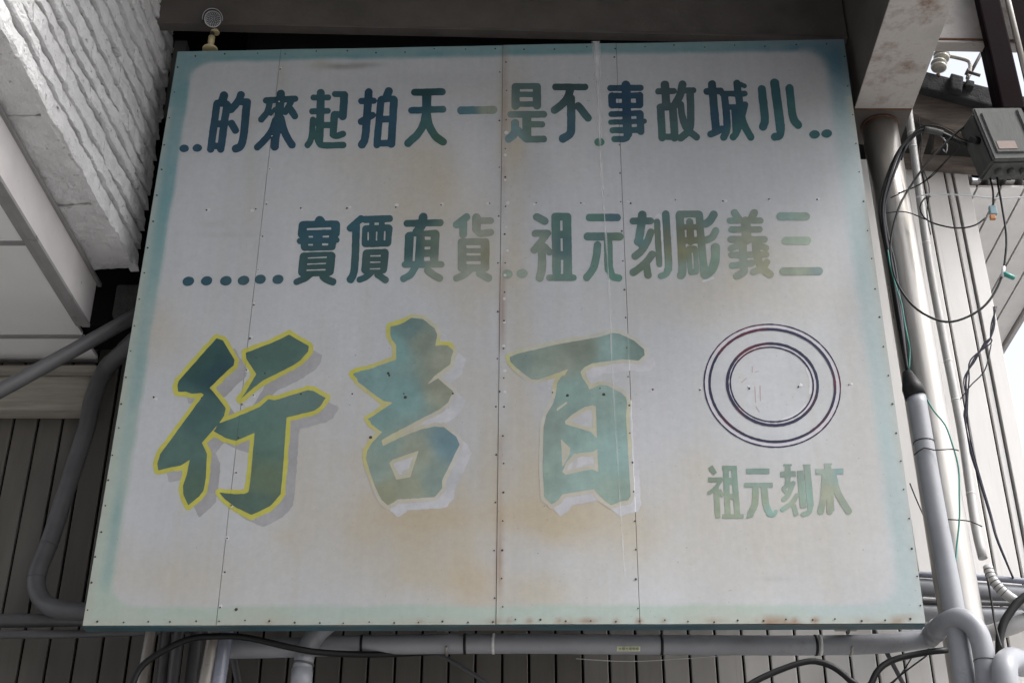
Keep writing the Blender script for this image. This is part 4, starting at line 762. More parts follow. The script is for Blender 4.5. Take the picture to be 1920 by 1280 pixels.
# run of whitewash down the third sheet
NP = 120; pl = [(1117 + (1160 - 1117) * 0, 0)]
pts = [(1117, 79), (1122, 180), (1126, 300), (1133, 400), (1142, 540), (1148, 700), (1158, 860), (1166, 1000), (1172, 1080)]
P2 = cat_rom(pts, 14); V = []; Fc = []; al = []
for i, (x, y) in enumerate(P2):
    f = i / (len(P2) - 1); hw = 6.5 * (1 - f) ** 5 + 1.2 + 0.8 * math.sin(i * 0.7)
    for k in (-1, 0, 1):
        X, Z = at_np(np.array([x + hw * k]), np.array([y])); V.append((X[0], sag(X, Z)[0] - sheet_y(X, Z)[0] - 0.0024, Z[0])); al.append((1.15 * (1 - 0.65 * f)) * (1.0 if k == 0 else 0.45))
    if i:
        a0 = (i - 1) * 3
        Fc += [(a0, a0 + 3, a0 + 4, a0 + 1), (a0 + 1, a0 + 4, a0 + 5, a0 + 2)]
me = bpy.data.meshes.new('whitewash_run'); me.from_pydata(V, [], Fc); set_paint(me, np.repeat(np.array(al)[:, None], 3, 1), 1.0); link('whitewash_run', me, 'run_mark', sign)
# screws and filled screw holes
def disc_cloud(name, pts, rad, depth, m, seg=8):
    V = []; Fc = []
    for (x, y, s) in pts:
        X, Z = at_np(np.array([x]), np.array([y])); Y = sag(X, Z)[0] - sheet_y(X, Z)[0]; b0 = len(V); r = rad * s
        for rr, dy in ((1.0, -0.0004), (0.75, -depth)):
            for k in range(seg):
                a_ = 2 * math.pi * k / seg; V.append((X[0] + rr * r * math.cos(a_), Y + dy, Z[0] + rr * r * math.sin(a_)))
        for k in range(seg):
            k2 = (k + 1) % seg; Fc.append((b0 + k, b0 + k2, b0 + seg + k2, b0 + seg + k))
        Fc.append(tuple(b0 + seg + k for k in range(seg)))
    me = bpy.data.meshes.new(name); me.from_pydata(V, [], Fc); o_ = link(name, me, m, sign); o_['kind'] = 'stuff'; return o_
def along(a, b, n, j=2.0): return [(a[0] + (b[0] - a[0]) * (i + .5) / n + random.uniform(-j, j), a[1] + (b[1] - a[1]) * (i + .5) / n + random.uniform(-j, j), random.uniform(.7, 1.15)) for i in range(n)]
scr = along((338, 102), (160, 1166), 22) + along((1578, 82), (1730, 1162), 20) + along((160, 1166), (1730, 1162), 34, 3) + along((340, 103), (1575, 83), 22, 3)
scr += along((531, 98), (409, 1168), 17) + along((938, 92), (926, 1165), 12, 1) + along((950, 92), (941, 1165), 20, 1.5) + along((1152, 82), (1197, 1166), 20, 1.5)
scr += along((345, 395), (1575, 372), 14, 3) + along((240, 748), (1640, 722), 15, 4)
scr += [(695, 820, 1.8), (760, 745, 1.9), (728, 700, 1.6), (1064, 742, 1.8), (1132, 740, 1.9), (730, 704, 1.3), (443, 1142, 1.6), (497, 700, 1.0)]
disc_cloud('screws', scr, 0.0046, 0.0038, 'screw')
put = [(x + random.uniform(-3, 3), y, s * random.uniform(.8, 1.3)) for (x, y, s) in along((531, 98), (409, 1168), 17) + along((951, 92), (942, 1165), 24, 1.5)[3:14] + along((345, 395), (1575, 372), 14, 3) + along((240, 748), (1640, 722), 15, 4)]
disc_cloud('filler_spots', put, 0.0085, 0.0014, 'putty', 9)

# ------------------------------------------------------------------ spotlight on top of the sign
lp = at(394, 92, .045)
lamp = thing('led_spotlight', 'small round LED spotlight with dark hood on a cream post atop the signboard', 'spotlight', lp)
def lathe(name, base, axis, prof, m, parent, seg=24):
    ax = Vector(axis).normalized(); up = Vector((0, 0, 1)) if abs(ax.z) < .9 else Vector((0, 1, 0)); n1 = ax.cross(up).normalized(); n2 = ax.cross(n1)
    V = []; Fc = []
    for (h, r) in prof:
        for k in range(seg):
            a_ = 2 * math.pi * k / seg; V.append(tuple(Vector(base) + ax * h + (n1 * math.cos(a_) + n2 * math.sin(a_)) * r))
    for i in range(len(prof) - 1):
        for k in range(seg):
            k2 = (k + 1) % seg; Fc.append((i * seg + k, i * seg + k2, (i + 1) * seg + k2, (i + 1) * seg + k))
    Fc.append(tuple(range(seg - 1, -1, -1))); Fc.append(tuple((len(prof) - 1) * seg + k for k in range(seg)))
    me = bpy.data.meshes.new(name); me.from_pydata(V, [], Fc)
    for p in me.polygons: p.use_smooth = len(p.vertices) == 4
    bm = bmesh.new(); bm.from_mesh(me); bmesh.ops.recalc_face_normals(bm, faces=bm.faces); bm.to_mesh(me); bm.free()
    return link(name, me, m, parent)
lathe('base_flange', lp - Vector((0, 0, .012)), (0, 0, 1), [(0, .042), (.012, .042), (.02, .030), (.024, .018)], 'cream_plastic', lamp)
lathe('post', lp, (0, 0, 1), [(0, .016), (.045, .016), (.047, .018), (.088, .018)], 'cream_plastic', lamp)
lathe('joint', lp, (0, 0, 1), [(.0885, .013), (.118, .013)], 'lamp_black', lamp)
lathe('collar', lp, (.12, 0, 1), [(.1185, .024), (.126, .025), (.128, .017), (.142, .014)], 'cream_plastic', lamp)
lc = at(399, 36, .02); la = (Vector((CAM[0], CAM[1], CAM[2])) - lc); la = Vector((la.x * .8, la.y, la.z * .9)).normalized()
head = lathe('lamp_head', lc - la * .06, la, [(0, .022), (.01, .036), (.05, .046), (.062, .048), (.062, .044)], 'lamp_black', lamp)
lathe('face_plate', lc - la * .002, la, [(0, .044), (.005, .043)], 'lamp_face', lamp)
n1 = la.cross(Vector((0, 0, 1))).normalized(); n2 = n1.cross(la).normalized()
rm = [lc + la * .004 + (n1 * math.cos(t_) + n2 * math.sin(t_)) * .0445 for t_ in np.linspace(0, 2 * math.pi, 33)]
link('rim', tube_mesh('rim', rm, .0035, 8), 'lamp_rim', lamp)
hd = []; hf = []
for i, t_ in enumerate(np.linspace(math.radians(-15), math.radians(185), 21)):
    for h_, rr in ((-.03, .052), (.045, .054), (.045, .0565), (-.03, .0545)):
        hd.append(tuple(lc + la * h_ + (n1 * math.cos(t_) + n2 * math.sin(t_)) * rr))
    if i:
        for k in range(4): hf.append(((i - 1) * 4 + k, (i - 1) * 4 + (k + 1) % 4, i * 4 + (k + 1) % 4, i * 4 + k))
me = bpy.data.meshes.new('hood'); me.from_pydata(hd, [], hf); link('hood', me, 'lamp_black', lamp)
hr = [lc + la * .046 + (n1 * math.cos(t_) + n2 * math.sin(t_)) * .0553 for t_ in np.linspace(math.radians(-15), math.radians(185), 21)]
link('hood_edge', tube_mesh('hood_edge', hr, .0016, 6), 'lamp_rim', lamp)
bm = bmesh.new()
for rr, n_ in ((0, 1), (.010, 6), (.019, 11), (.028, 17), (.036, 22)):
    for k in range(n_):
        a_ = 2 * math.pi * k / n_ + rr * 50; c_ = lc + la * .0055 + (n1 * math.cos(a_) + n2 * math.sin(a_)) * rr
        bmesh.ops.create_icosphere(bm, subdivisions=1, radius=.0030, matrix=Matrix.Translation(c_))
me = bpy.data.meshes.new('led_dots'); bm.to_mesh(me); bm.free(); o = link('led_dots', me, 'led', lamp); o['kind'] = 'stuff'

# ------------------------------------------------------------------ pipes
def pipe(name, label, pts, r, m, cat='pipe', Y=None, seg=18, step=0.05, bands=(), group=None):
    P = px_path(pts, Y, False)
    t_ = thing(name, label, cat, P[0], group)
    tube('tube', px_path(pts, Y), r, m, t_, seg, step)
    for (f, w_, dr, mm) in bands: ring('band', P, f, w_, r + dr, mm, t_, seg)
    return t_, P
# long conduit below the sign, with sticker, straps and couplings
main, MP = pipe('conduit_pipe', 'long grey plastic conduit running level under the signboard, carrying a yellow sticker', [(415, 1216, .33), (520, 1214, .30), (700, 1208, .27), (960, 1206, .25), (1240, 1208, .25), (1600, 1208, .25), (1748, 1195, .25)], .0445, 'pvc_grey')
def mx_frac(px_): 
    L = smooth_path(MP, .02); X = at(px_, 1205, .25).x
    return min(range(len(L)), key=lambda i: abs(L[i].x - X)) / (len(L) - 1)
for q in (675, 876, 1236, 1525): ring('joint_band', MP, mx_frac(q), .012, .0475, 'black_rubber', main)
for q in (838, 1593):
    c_ = at(q, 1206, .25)
    link('strap', tube_mesh('strap', [c_ + Vector((0, math.cos(a_) * .051, math.sin(a_) * .051)) for a_ in np.linspace(-2.6, 1.9, 22)] + [c_ + Vector((0, 0, .10))], .006, 8), 'galvanised', main)
    box('strap_foot', (c_.x - .05, .16, c_.z + .074), (c_.x + .05, .30, c_.z + .086), 'galvanised', main, .002)
for q in (928, 1538):
    c_ = at(q, 1206, .25); ring('tag', MP, mx_frac(q), .012, .0468, 'tag_white', main)
st = at(1177, 1216, .2); cc = at(1177, 1207.6, .25)
r_ = .0472; V = []; Fc = []
for i, a_ in enumerate(np.linspace(-2.66, -2.16, 6)):
    for xx in (-.052, .052): V.append((cc.x + xx, cc.y + math.cos(a_) * r_, cc.z + math.sin(a_) * r_))
    if i: Fc.append((2 * i - 2, 2 * i - 1, 2 * i + 1, 2 * i))
me = bpy.data.meshes.new('sticker'); me.from_pydata(V, [], Fc); stk = link('sticker', me, 'sticker', main)
fc = bpy.data.curves.new('sticker_text', 'FONT'); fc.body = '太陽光電管線'; fc.size = .0165; fc.align_x = 'CENTER'; fc.align_y = 'CENTER'
fo = bpy.data.objects.new('sticker_text', fc); COL.objects.link(fo)
bpy.context.view_layer.update()
tm = bpy.data.meshes.new_from_object(fo.evaluated_get(bpy.context.evaluated_depsgraph_get())); bpy.data.objects.remove(fo)
a_ = -2.41; upv = Vector((0, math.sin(a_), -math.cos(a_))); nv = Vector((0, math.cos(a_), math.sin(a_))); o3 = Vector((cc.x, cc.y, cc.z)) + nv * .0484
for v in tm.vertices: v.co = o3 + Vector((1, 0, 0)) * v.co.x * 0.93 + upv * v.co.y
o = link('lettering', tm, 'sticker_ink', None); o.parent = stk

pipe('swan_neck_pipe', 'grey plastic swan-neck elbow arching from the conduit end down past the post', [(1742, 1196, .24), (1756, 1181, .18), (1772, 1168, .08), (1796, 1158, 0.0), (1820, 1168, -.03), (1836, 1192, -.04), (1845, 1228, -.04), (1849, 1262, -.04), (1856, 1330, -.04)], .046, 'pvc_grey', step=.02, bands=[(.12, .05, .003, 'pvc_grey'), (.74, .004, .002, 'pvc_dark')], seg=24)
rp, RP = pipe('riser_pipe', 'fat grey plastic riser pipe beside the signboard with a black rubber cap', [(1717, 741, .04), (1750, 935, .04), (1786, 1126, .04), (1803, 1240, .04), (1818, 1330, .04)], .0465, 'pvc_grey', seg=24)
cp = [at(1700, 697, .04), at(1709, 722, .04), at(1711, 727, .04), at(1717, 745, .04)]
link('rubber_cap', tube_mesh('rubber_cap', cp, [.022, .046, .051, .0505], 20), 'black_rubber', rp)
for f in (.17, .175): ring('tie_wire', RP, f, .004, .049, 'black_rubber', rp)
pipe('hooked_pipe', 'light grey bent pipe end curling over beside the swan-neck elbow', [(1895, 1340, -.2), (1886, 1280, -.2), (1884, 1250, -.18), (1890, 1238, -.1), (1902, 1236, .02), (1918, 1246, .14)], .052, 'pvc_grey', step=.02, seg=24)
# thin pale conduit right of the post with slit flexible sleeve
tc_, TP = pipe('thin_conduit', 'thin pale grey conduit climbing the board wall behind the post, tied with white wire', [(1700, 180, .55), (1718, 320, .55), (1742, 490, .55), (1770, 640, .55), (1803, 810, .55), (1828, 980, .52), (1843, 1046, .5)], .0225, 'pvc_pale', bands=[(f, .005, .0015, 'tag_white') for f in (.1, .14, .36, .62, .70, .88)])
sl, SP = pipe('flexible_sleeve', 'ribbed pale flexible sleeve bending away from the thin conduit foot', [(1852, 1062, .48), (1860, 1084, .46), (1876, 1104, .45), (1890, 1116, .45), (1912, 1130, .45), (1960, 1156, .45)], .0235, 'pvc_pale', step=.02)
for f in (.08, .14, .2, .26, .32, .38, .44): ring('rib', SP, f, .004, .025, 'pvc_dark', sl)
# level pipes behind the post at the lower right
pipe('level_pipe', 'thin blue-grey pipe, topmost of the level pipes behind the post', [(1640, 1070, .62), (1735, 1077, .62), (1850, 1083, .62), (1990, 1095, .62)], .015, 'pipe_blue')
pipe('level_pipe', 'thick grey pipe, upper of two thick level pipes behind the post', [(1640, 1094, .66), (1735, 1101, .66), (1850, 1109, .66), (1990, 1119, .66)], .045, 'pvc_grey')
pipe('level_pipe', 'thin grey pipe between the two thick level pipes behind the post', [(1640, 1120, .62), (1735, 1126, .62), (1850, 1130, .62), (1990, 1133, .62)], .013, 'pvc_dark')
pipe('level_pipe', 'thick grey pipe, lower of two thick level pipes behind the post', [(1640, 1142, .66), (1735, 1148, .66), (1850, 1154, .66), (1990, 1158, .66)], .046, 'pvc_grey')
pipe('level_pipe', 'pale pipe sloping up to the right beneath the level pipes behind the post', [(1780, 1196, .55), (1850, 1188, .55), (1900, 1172, .5), (1980, 1140, .5)], .040, 'pvc_pale')
pipe('stub_pipe', 'short dark upright pipe under the level pipes beside the post', [(1873, 1178, .5), (1880, 1240, .5), (1888, 1300, .5)], .016, 'violet_cable')
# left side
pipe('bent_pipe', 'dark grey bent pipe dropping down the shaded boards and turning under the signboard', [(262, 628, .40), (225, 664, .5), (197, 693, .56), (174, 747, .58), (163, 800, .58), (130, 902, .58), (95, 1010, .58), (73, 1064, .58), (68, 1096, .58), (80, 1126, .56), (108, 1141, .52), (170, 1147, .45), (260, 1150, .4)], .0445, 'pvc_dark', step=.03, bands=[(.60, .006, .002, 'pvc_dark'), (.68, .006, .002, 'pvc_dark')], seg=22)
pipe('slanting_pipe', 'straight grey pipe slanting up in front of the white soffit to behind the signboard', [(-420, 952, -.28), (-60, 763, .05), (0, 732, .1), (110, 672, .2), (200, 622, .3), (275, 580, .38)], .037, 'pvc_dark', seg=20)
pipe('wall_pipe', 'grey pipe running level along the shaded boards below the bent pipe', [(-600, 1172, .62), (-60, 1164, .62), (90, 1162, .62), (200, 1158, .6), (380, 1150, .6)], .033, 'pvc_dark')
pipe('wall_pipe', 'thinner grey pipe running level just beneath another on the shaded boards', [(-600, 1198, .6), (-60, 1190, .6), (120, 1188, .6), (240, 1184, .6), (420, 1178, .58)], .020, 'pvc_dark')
G = 'upright pipes below the signboard'
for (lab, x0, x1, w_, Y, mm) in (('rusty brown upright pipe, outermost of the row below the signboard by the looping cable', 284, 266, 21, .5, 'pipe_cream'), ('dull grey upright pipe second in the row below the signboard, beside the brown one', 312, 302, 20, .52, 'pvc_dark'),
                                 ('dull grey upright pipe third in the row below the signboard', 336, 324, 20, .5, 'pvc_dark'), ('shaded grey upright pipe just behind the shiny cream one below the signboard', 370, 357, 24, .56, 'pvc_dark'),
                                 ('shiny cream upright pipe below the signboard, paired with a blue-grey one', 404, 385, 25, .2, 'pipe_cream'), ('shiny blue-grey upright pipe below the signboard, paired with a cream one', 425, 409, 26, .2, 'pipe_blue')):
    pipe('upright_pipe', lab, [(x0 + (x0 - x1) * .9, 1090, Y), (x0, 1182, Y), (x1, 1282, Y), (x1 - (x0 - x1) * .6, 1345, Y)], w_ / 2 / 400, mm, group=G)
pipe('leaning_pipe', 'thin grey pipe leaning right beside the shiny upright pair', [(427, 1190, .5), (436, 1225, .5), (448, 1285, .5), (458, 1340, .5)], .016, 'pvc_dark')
pipe('elbow_pipe', 'grey elbow pipe curving down from behind the signboard with a ribbed coupling', [(640, 1150, .22), (606, 1176, .22), (582, 1204, .2), (570, 1236, .2), (565, 1275, .2), (562, 1340, .2)], .044, 'pvc_grey', step=.02, bands=[(.60, .008, .005, 'pvc_dark'), (.72, .10, .004, 'pvc_grey'), (.83, .008, .006, 'pvc_dark')], seg=22)
pipe('brace_rod', 'dark rod slanting down from the conduit strap toward the lower boards', [(820, 1222, .5), (870, 1252, .45), (930, 1290, .4)], .011, 'pvc_dark')
pipe('brace_rod', 'dark rod slanting down to the right from the signboard foot near the post', [(1630, 1162, .3), (1640, 1180, .3), (1692, 1278, .3), (1720, 1330, .3)], .010, 'pvc_dark')

# ------------------------------------------------------------------ cables
def cable(label, pts, r, m, Y=None, name='cable', seg=8, step=.025):
    return tag(tube(name, px_path(pts, Y), r, m, None, seg, step), label, 'cable')
cable('thick black cable looping across the upright pipes and along the conduit', [(238, 1320, .1), (250, 1278, .1), (268, 1246, .1), (312, 1216, .1), (360, 1196, .1), (415, 1192, .1), (465, 1195, .1), (550, 1214, .12), (600, 1222, .16), (690, 1226, .24), (800, 1222, .32), (900, 1215, .36)], .0145, 'black_rubber', name='black_hose', seg=12)
cable('black hose rising in an arch from below, left of the other bent hose', [(1375, 1310, .05), (1405, 1283, .05), (1448, 1261, .05), (1497, 1243, .05), (1529, 1239, .05), (1561, 1249, .05), (1593, 1274, .05), (1620, 1310, .05)], .0138, 'black_rubber', name='black_hose', seg=12)
cable('black hose curving up to the conduit end beside the post', [(1620, 1320, .1), (1634, 1280, .1), (1649, 1253, .1), (1679, 1235, .12), (1738, 1222, .16), (1775, 1218, .18)], .0142, 'black_rubber', name='black_hose', seg=12)
cable('thin dark wire slanting down from the conduit end', [(1738, 1228, .15), (1700, 1256, .15), (1665, 1284, .15), (1630, 1312, .15)], .0035, 'black_rubber')
cable('thin dark wire crossing another under the conduit end', [(1712, 1228, .2), (1690, 1262, .2), (1664, 1290, .2)], .003, 'black_rubber')
cable('pale thin wire sagging below the long conduit', [(1080, 1234, .3), (1180, 1239, .3), (1300, 1233, .3), (1420, 1223, .28)], .002, 'pvc_pale')
cable('thick black cable bending down behind the thin conduit foot', [(1990, 1085, .42), (1920, 1119, .42), (1892, 1150, .42), (1879, 1176, .42), (1874, 1214, .42), (1880, 1300, .42)], .020, 'black_rubber', name='black_hose', seg=12)
Z5 = lambda P, Y: [(1520 + x / 3.765, 320 + y / 3.765, Y) for x, y in P]
Z6 = lambda P, Y: [(1520 + x / 3.765, 640 + y / 3.765, Y) for x, y in P]
Z7 = lambda P, Y: [(1520 + x / 3.765, 940 + y / 3.765, Y) for x, y in P]
cable('black cable hanging in one wide loop from the grey junction box across the post', [(1850, 214, -.15), (1828, 225, -.15), (1789, 253, -.12), (1742, 301, -.1), (1703, 356, -.08)] + Z5([(620, 270), (572, 450), (565, 600), (605, 780), (720, 950), (870, 1045), (1000, 1065), (1150, 1010), (1262, 915), (1345, 760), (1375, 600), (1380, 450), (1350, 250), (1320, 80), (1315, 20)], -.1), .0058, 'black_rubber', name='looping_cable')
cable('short black cable dropping from the junction box to a wire connector', [(1855, 325, -.1), (1857, 336, -.1), (1862, 360, -.1), (1862, 384, -.1)], .0052, 'black_rubber')
cable('thin black cable curving from the wire connector back to the thin conduit', Z5([(1250, 320), (1160, 385), (1030, 405), (880, 375), (800, 330), (772, 260), (800, 200), (845, 182)], .1), .0042, 'black_rubber')
cable('white twin cable strung from the thin conduit to the right', Z5([(745, 190), (800, 172), (880, 165), (1100, 175), (1300, 195), (1506, 188), (1640, 175)], .2), .0042, 'white_cable')
cable('thin dark wire tied across the post near its top', [(1670, 371, .15), (1700, 357, .15), (1727, 345, .3), (1760, 315, .2), (1798, 278, .1)], .0028, 'black_rubber')
cable('thin dark wire wrapped round the post lower down', Z5([(500, 300), (560, 295), (640, 288), (720, 305), (810, 345)], .17), .003, 'black_rubber')
base = [(1812, 272), (1766, 250), (1735, 243), (1708, 256), (1684, 288), (1664, 345), (1655, 390), (1659, 440), (1669, 490), (1680, 559), (1690, 620), (1701, 695)]
for i, (lab, mm, dx, dy, rr) in enumerate((('thick black cable of the bundle dropping from junction box to riser cap', 'black_rubber', 0, 0, .0085), ('black cable of the bundle hanging outermost beside the signboard edge', 'black_rubber', -5, 3, .0058), ('violet cable of the bundle running to the riser cap', 'violet_cable', 4, 2, .006), ('pale cable of the bundle running to the riser cap', 'pvc_dark', 7, -1, .005))):
    P = [(x + dx * math.sin(math.pi * k / (len(base) - 1)) ** .5 * (1 + .4 * math.sin(k * 1.3 + i)), y + dy, -.12 + (.16) * k / (len(base) - 1) + .012 * i) for k, (x, y) in enumerate(base)]
    cable(lab, P, rr, mm, name='bundled_cable')
tag(tube('tape_sleeve', px_path([(1768, 251, -.1), (1750, 246, -.1), (1733, 243, -.1)]), .017, 'grey_box', None, 12), 'grey tape wrapping on the cable bundle by the junction box', 'tape')
cable('green earth wire emerging from the bundle above the riser cap', Z5([(545, 560), (565, 680), (610, 840), (640, 930), (665, 1080), (690, 1200)], -.02) + Z6([(700, 60), (695, 200)], 0.0), .0035, 'green_cable', name='green_wire')
cable('green earth wire snaking from the riser cap down across the post', Z6([(740, 372), (800, 380), (870, 490), (950, 590), (1005, 740), (1045, 900), (1050, 1100)], .12) + Z7([(1050, 130), (1030, 330), (1022, 460)], .12), .0042, 'green_cable', name='green_wire')
for lab, o_, rr in (('violet wire, thickest of three sagging together over the pale boards', 0, .0052), ('violet wire bowed out from its two companions over the pale boards', 14, .004), ('violet wire crossing between its companions over the pale boards', -10, .0036)):
    k = 1 if o_ >= 0 else -1
    cable(lab, Z5([(1300 + o_, 960), (1290 - o_, 1080), (1270, 1180)], .62) + Z6([(1245 + 2 * o_, 10), (1150 - 1.5 * o_, 130), (1098 + 1.5 * o_, 260), (1102 + .5 * o_, 400), (1092 + 1.2 * o_, 560), (1130 + o_, 760), (1195 + o_ * .6, 980), (1270 + o_ * .5, 1230)], .62) + Z7([(1310 + o_ * .4, 250), (1370 + o_ * .3, 400), (1430, 540)], .6), rr, 'violet_cable', name='violet_wire')
cable('dark wire crossing the violet wires in a short loop', Z6([(1275, 20), (1230, 200), (1130, 310), (1070, 390), (1045, 420)], .6), .0034, 'violet_cable', name='violet_wire')
cable('thin wire slanting across the bright gap between signboard and riser', Z6([(700, 1000), (740, 1100), (800, 1240)], .35) + Z7([(820, 190)], .3), .0032, 'black_rubber')
cable('dark wire hanging past the level pipes to the hooked pipe', [(1851, 1082, .4), (1858, 1120, .4), (1866, 1170, .38), (1878, 1215, .3)], .0055, 'black_rubber')
cable('thin black wire arching over the thin conduit head to the junction box', [(1690, 300, -.05), (1704, 262, -.06), (1730, 236, -.08), (1768, 240, -.1), (1806, 262, -.12), (1832, 270, -.13)], .004, 'black_rubber')
cable('thin black wire dropping straight beside the thin conduit', [(1722, 218, .3), (1728, 262, .3), (1726, 300, .3), (1742, 352, .3), (1738, 400, .32), (1745, 440, .35)], .003, 'black_rubber')
cable('fine pale wire ends dangling in a curl by the taped bundle', [(1752, 248, -.06), (1768, 258, -.06), (1776, 272, -.06), (1774, 286, -.06), (1768, 280, -.06)], .0028, 'white_cable')
cable('black wire slung from the junction box gland to the lean-to edge', [(1838, 300, -.1), (1830, 312, 0), (1838, 322, .2), (1870, 318, .3), (1930, 330, .3)], .004, 'black_rubber')
cable('thin dark wire crossing behind the wide loop toward the post', [(1800, 276, -.06), (1776, 300, -.02), (1748, 330, .05), (1716, 350, .12), (1684, 362, .16)], .003, 'black_rubber')
cable('tie wire binding the riser to the thin conduit at mid height', Z6([(730, 800), (800, 750), (870, 765), (1000, 760), (1045, 770)], -.012), .003, 'black_rubber')
cable('tie wire binding the riser to the thin conduit above the sleeve', Z7([(965, 125), (1060, 130), (1130, 140), (1210, 175)], .12), .003, 'black_rubber')
# connectors
c_ = at(1862, 394, -.1); cn = thing('wire_connector', 'blue-grey and orange wire connector hanging on a short cable', 'connector', c_)
box('shell', (c_.x - .02, c_.y - .012, c_.z - .03), (c_.x + .016, c_.y + .012, c_.z + .022), 'blue_plastic', cn, .005)
box('insert', (c_.x - .024, c_.y - .010, c_.z - .058), (c_.x + .004, c_.y + .010, c_.z - .031), 'orange_plastic', cn, .004)
c1, c2 = at(1880, 512, -.1), at(1903, 522, -.1)
gc = thing('green_connector', 'teal plug tapped onto the looping cable', 'connector', c1)
link('plug', tube_mesh('plug', [c1, c1.lerp(c2, .1), c1.lerp(c2, .9), c2], [.006, .013, .012, .006], 12), 'green_cable', gc)
link('sleeve', tube_mesh('sleeve', px_path([(1882, 500, -.1), (1881, 510, -.1), (1878, 520, -.1)]), .009, 10), 'white_cable', gc)

# ------------------------------------------------------------------ upper right: junction box, maroon post, timber eave, insulators, lean-to roof
JY = -.18
jc = at(1880, 264, JY)
jb = thing('junction_box', 'weathered grey electrical junction box with pink label hanging by cables', 'junction box', jc)
def oriented(name, cx_, w_, h_, d_, off, m, parent, bev, rot):
    bm = bmesh.new(); bmesh.ops.create_cube(bm, size=1); bmesh.ops.scale(bm, vec=(w_, d_, h_), verts=bm.verts)
    bmesh.ops.bevel(bm, geom=list(bm.edges), offset=bev, segments=3, affect='EDGES'); bmesh.ops.translate(bm, vec=off, verts=bm.verts)
    bm.transform(Matrix.Translation(cx_) @ rot); me = bpy.data.meshes.new(name); bm.to_mesh(me); bm.free(); return link(name, me, m, parent)
ro = Matrix.Rotation(math.radians(-9), 4, 'Y') @ Matrix.Rotation(math.radians(10), 4, 'Z')
oriented('case', jc, .27, .33, .16, (0, .04, 0), 'grey_box', jb, .012, ro)
oriented('lid', jc, .285, .34, .022, (0, -.052, 0), 'grey_box', jb, .009, ro)
oriented('lid_panel', jc, .19, .26, .012, (-.02, -.066, 0), 'grey_box', jb, .005, ro)
oriented('hinge_rib', jc, .03, .30, .014, (.11, -.066, 0), 'grey_box', jb, .006, ro)
oriented('label', jc, .105, .05, .002, (-.045, -.0735, -.085), 'pink_label', jb, .0005, ro)
for k in (-.07, 0.0, .07): 
    b0 = (Matrix.Translation(jc) @ ro) @ Vector((k, .03, -.16)); link('cable_gland', tube_mesh('cable_gland', [b0, b0 - Vector((0, 0, .035))], .018, 12), 'grey_box', jb)
b0 = (Matrix.Translation(jc) @ ro) @ Vector((-.13, .0, .0)); link('cable_gland', tube_mesh('cable_gland', [b0, b0 + Vector((-.055, 0, .012))], .02, 12), 'black_rubber', jb)
# maroon post
mp_ = thing('maroon_post', 'dark maroon steel post with a bright bar for the highlight on its flank, ending above the junction box', 'post', at(1890, 205, -.05))
za = at(1890, 206, -.05).z; xa = at(1861, 120, -.06).x
box('flange', (xa, -.06, za), (xa + .125, .0, 8.2), 'maroon_steel', mp_, .01)
box('web', (xa + .06, .001, za + .01), (xa + .10, .20, 8.2), 'maroon_steel', mp_, .004)
xp = at(1914, 120, -.05).x
link('highlight_bar', tube_mesh('highlight_bar', [Vector((xp + .012, -.05, za)), Vector((xp + .012, -.05, 8.2))], .017, 14), 'galvanised', mp_)  # bright bar added where the post catches a highlight
box('side_plate', (xp + .035, -.04, za), (xp + .40, -.02, 8.2), 'maroon_steel', mp_, .004)
# timber eave board under felt
def slab(name, P, Y0, Y1, m, parent, bev=0.0):
    """P: px quad top-left, top-right, bottom-right, bottom-left on plane Y0, given thickness back to Y1"""
    q = [at(x, y, Y0) for x, y in P]
    bk = [Vector((v.x, Y1, v.z)) for v in q]
    return hexa(name, [q[3], q[2], bk[2], bk[3], q[0], q[1], bk[1], bk[0]], m, parent, bev)
ev = thing('timber_eave', 'weathered brown timber eave board under a dark felt roof edge', 'eave', at(1720, 215, .6))
slab('eave_board', [(1690, 158), (1960, 232), (1960, 318), (1690, 204)], .60, .66, 'old_timber', ev, .006)
slab('roof_edge', [(1690, 122), (1960, 190), (1960, 226), (1690, 154)], .54, .80, 'roof_felt', ev, .012)
slab('felt_lump', [(1783, 136), (1808, 143), (1804, 172), (1784, 166)], .50, .60, 'roof_felt', ev, .012)
slab('felt_lump', [(1812, 148), (1828, 152), (1827, 163), (1811, 160)], .50, .60, 'roof_felt', ev, .008)
slab('rafter', [(1735, 240), (1746, 243), (1728, 300), (1718, 296)], .66, .72, 'old_timber', ev, .004)
slab('rafter', [(1752, 246), (1772, 252), (1766, 276), (1750, 278)], .68, .74, 'old_timber', ev, .004)
slab('wall_plate', [(1690, 286), (1850, 296), (1850, 316), (1690, 302)], .70, .775, 'old_timber', ev, .006)
slab('gap_shade_sheet', [(1660, 190), (1985, 262), (1985, 345), (1660, 305)], .93, .97, 'dark_void', ev)  # near-black sheet behind the eave, the gap's shade put into its colour
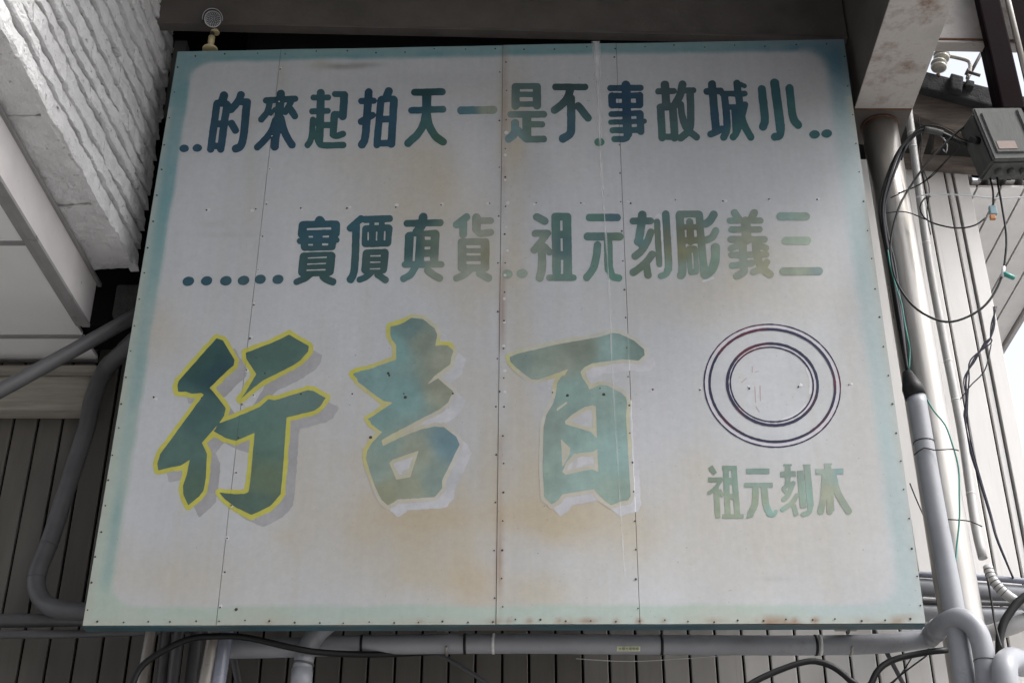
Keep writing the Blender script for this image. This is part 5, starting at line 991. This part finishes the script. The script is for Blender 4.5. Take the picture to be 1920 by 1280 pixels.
# insulators and bracket on the roof edge
ic = at(1758, 122, .62)
ins_ = thing('spool_insulator', 'pair of cream porcelain spool insulators on the roof edge', 'insulator', ic)
for k, (px_, py_) in enumerate(((1764, 106), (1759, 123))):
    c_ = at(px_, py_, .55)
    lathe('spool', c_ - Vector((.0, 0, .03)), (.15, 0, 1), [(0, .03), (.006, .044), (.018, .048), (.026, .034), (.034, .034), (.042, .048), (.054, .044), (.06, .03)], 'porcelain', ins_)
lathe('spindle', at(1758, 142, .55) - Vector((0, 0, .02)), (.15, 0, 1), [(0, .012), (.03, .012)], 'rust', ins_)
br = thing('bracket_rod', 'bent steel rod bracket with bolt beside the spool insulators', 'bracket', at(1815, 143, .55))
link('rod', tube_mesh('rod', smooth_path(px_path([(1772, 104), (1792, 108), (1812, 113), (1818, 118), (1819, 128), (1814, 148)], .55), .02), .012, 10), 'bracket_steel', br)
link('stay', tube_mesh('stay', px_path([(1848, 85), (1815, 146)], .56), .010, 8), 'grey_steel', br)
link('bolt', tube_mesh('bolt', px_path([(1812, 134), (1838, 142)], .52), .010, 8), 'grey_steel', br)
link('nut', tube_mesh('nut', px_path([(1811, 134), (1816, 136)], .52), .022, 6), 'grey_steel', br)
# lean-to roof beyond the corner
RZ = at(1812, 352, .86).z
rf = thing('lean_to_roof', 'cream boarded lean-to underside with corrugated sheet edge beyond the wall corner', 'roof', (3.0, .86, RZ))
xr_ = 3.47; x = x_end - .35; k = 0
bw = .142; nmesh = None
while x < xr_ - .02:
    e = min(x + bw, xr_)
    box('soffit_board', (x + .006, .86, RZ), (e - .006, 4.2, RZ + .018), 'siding_lit', rf, .002); x = e
box('backing', (x_end - .35, .88, RZ + .02), (xr_ - .005, 4.2, RZ + .03), 'dark_void', rf)
box('edge_trim', (xr_ + .002, .86, RZ - .03), (xr_ + .03, 4.2, RZ + .07), 'corrugated', rf, .003)
pr = []; x = x_end - .35; zc = RZ + .035
while x < xr_:
    pr += [(x, zc), (x + .05, zc), (x + .052, zc + .045), (x + .098, zc + .045)]; x += .10
V = []; Fc = []
for (xx, zz) in pr: V += [(xx, .84, zz), (xx, 4.2, zz), (xx, 4.2, zz + .004), (xx, .84, zz + .004)]
for i in range(len(pr) - 1):
    for k in range(4): Fc.append((4 * i + k, 4 * i + (k + 1) % 4, 4 * i + 4 + (k + 1) % 4, 4 * i + 4 + k))
me = bpy.data.meshes.new('corrugated_sheet'); me.from_pydata(V, [], Fc); link('corrugated_sheet', me, 'corrugated', rf)
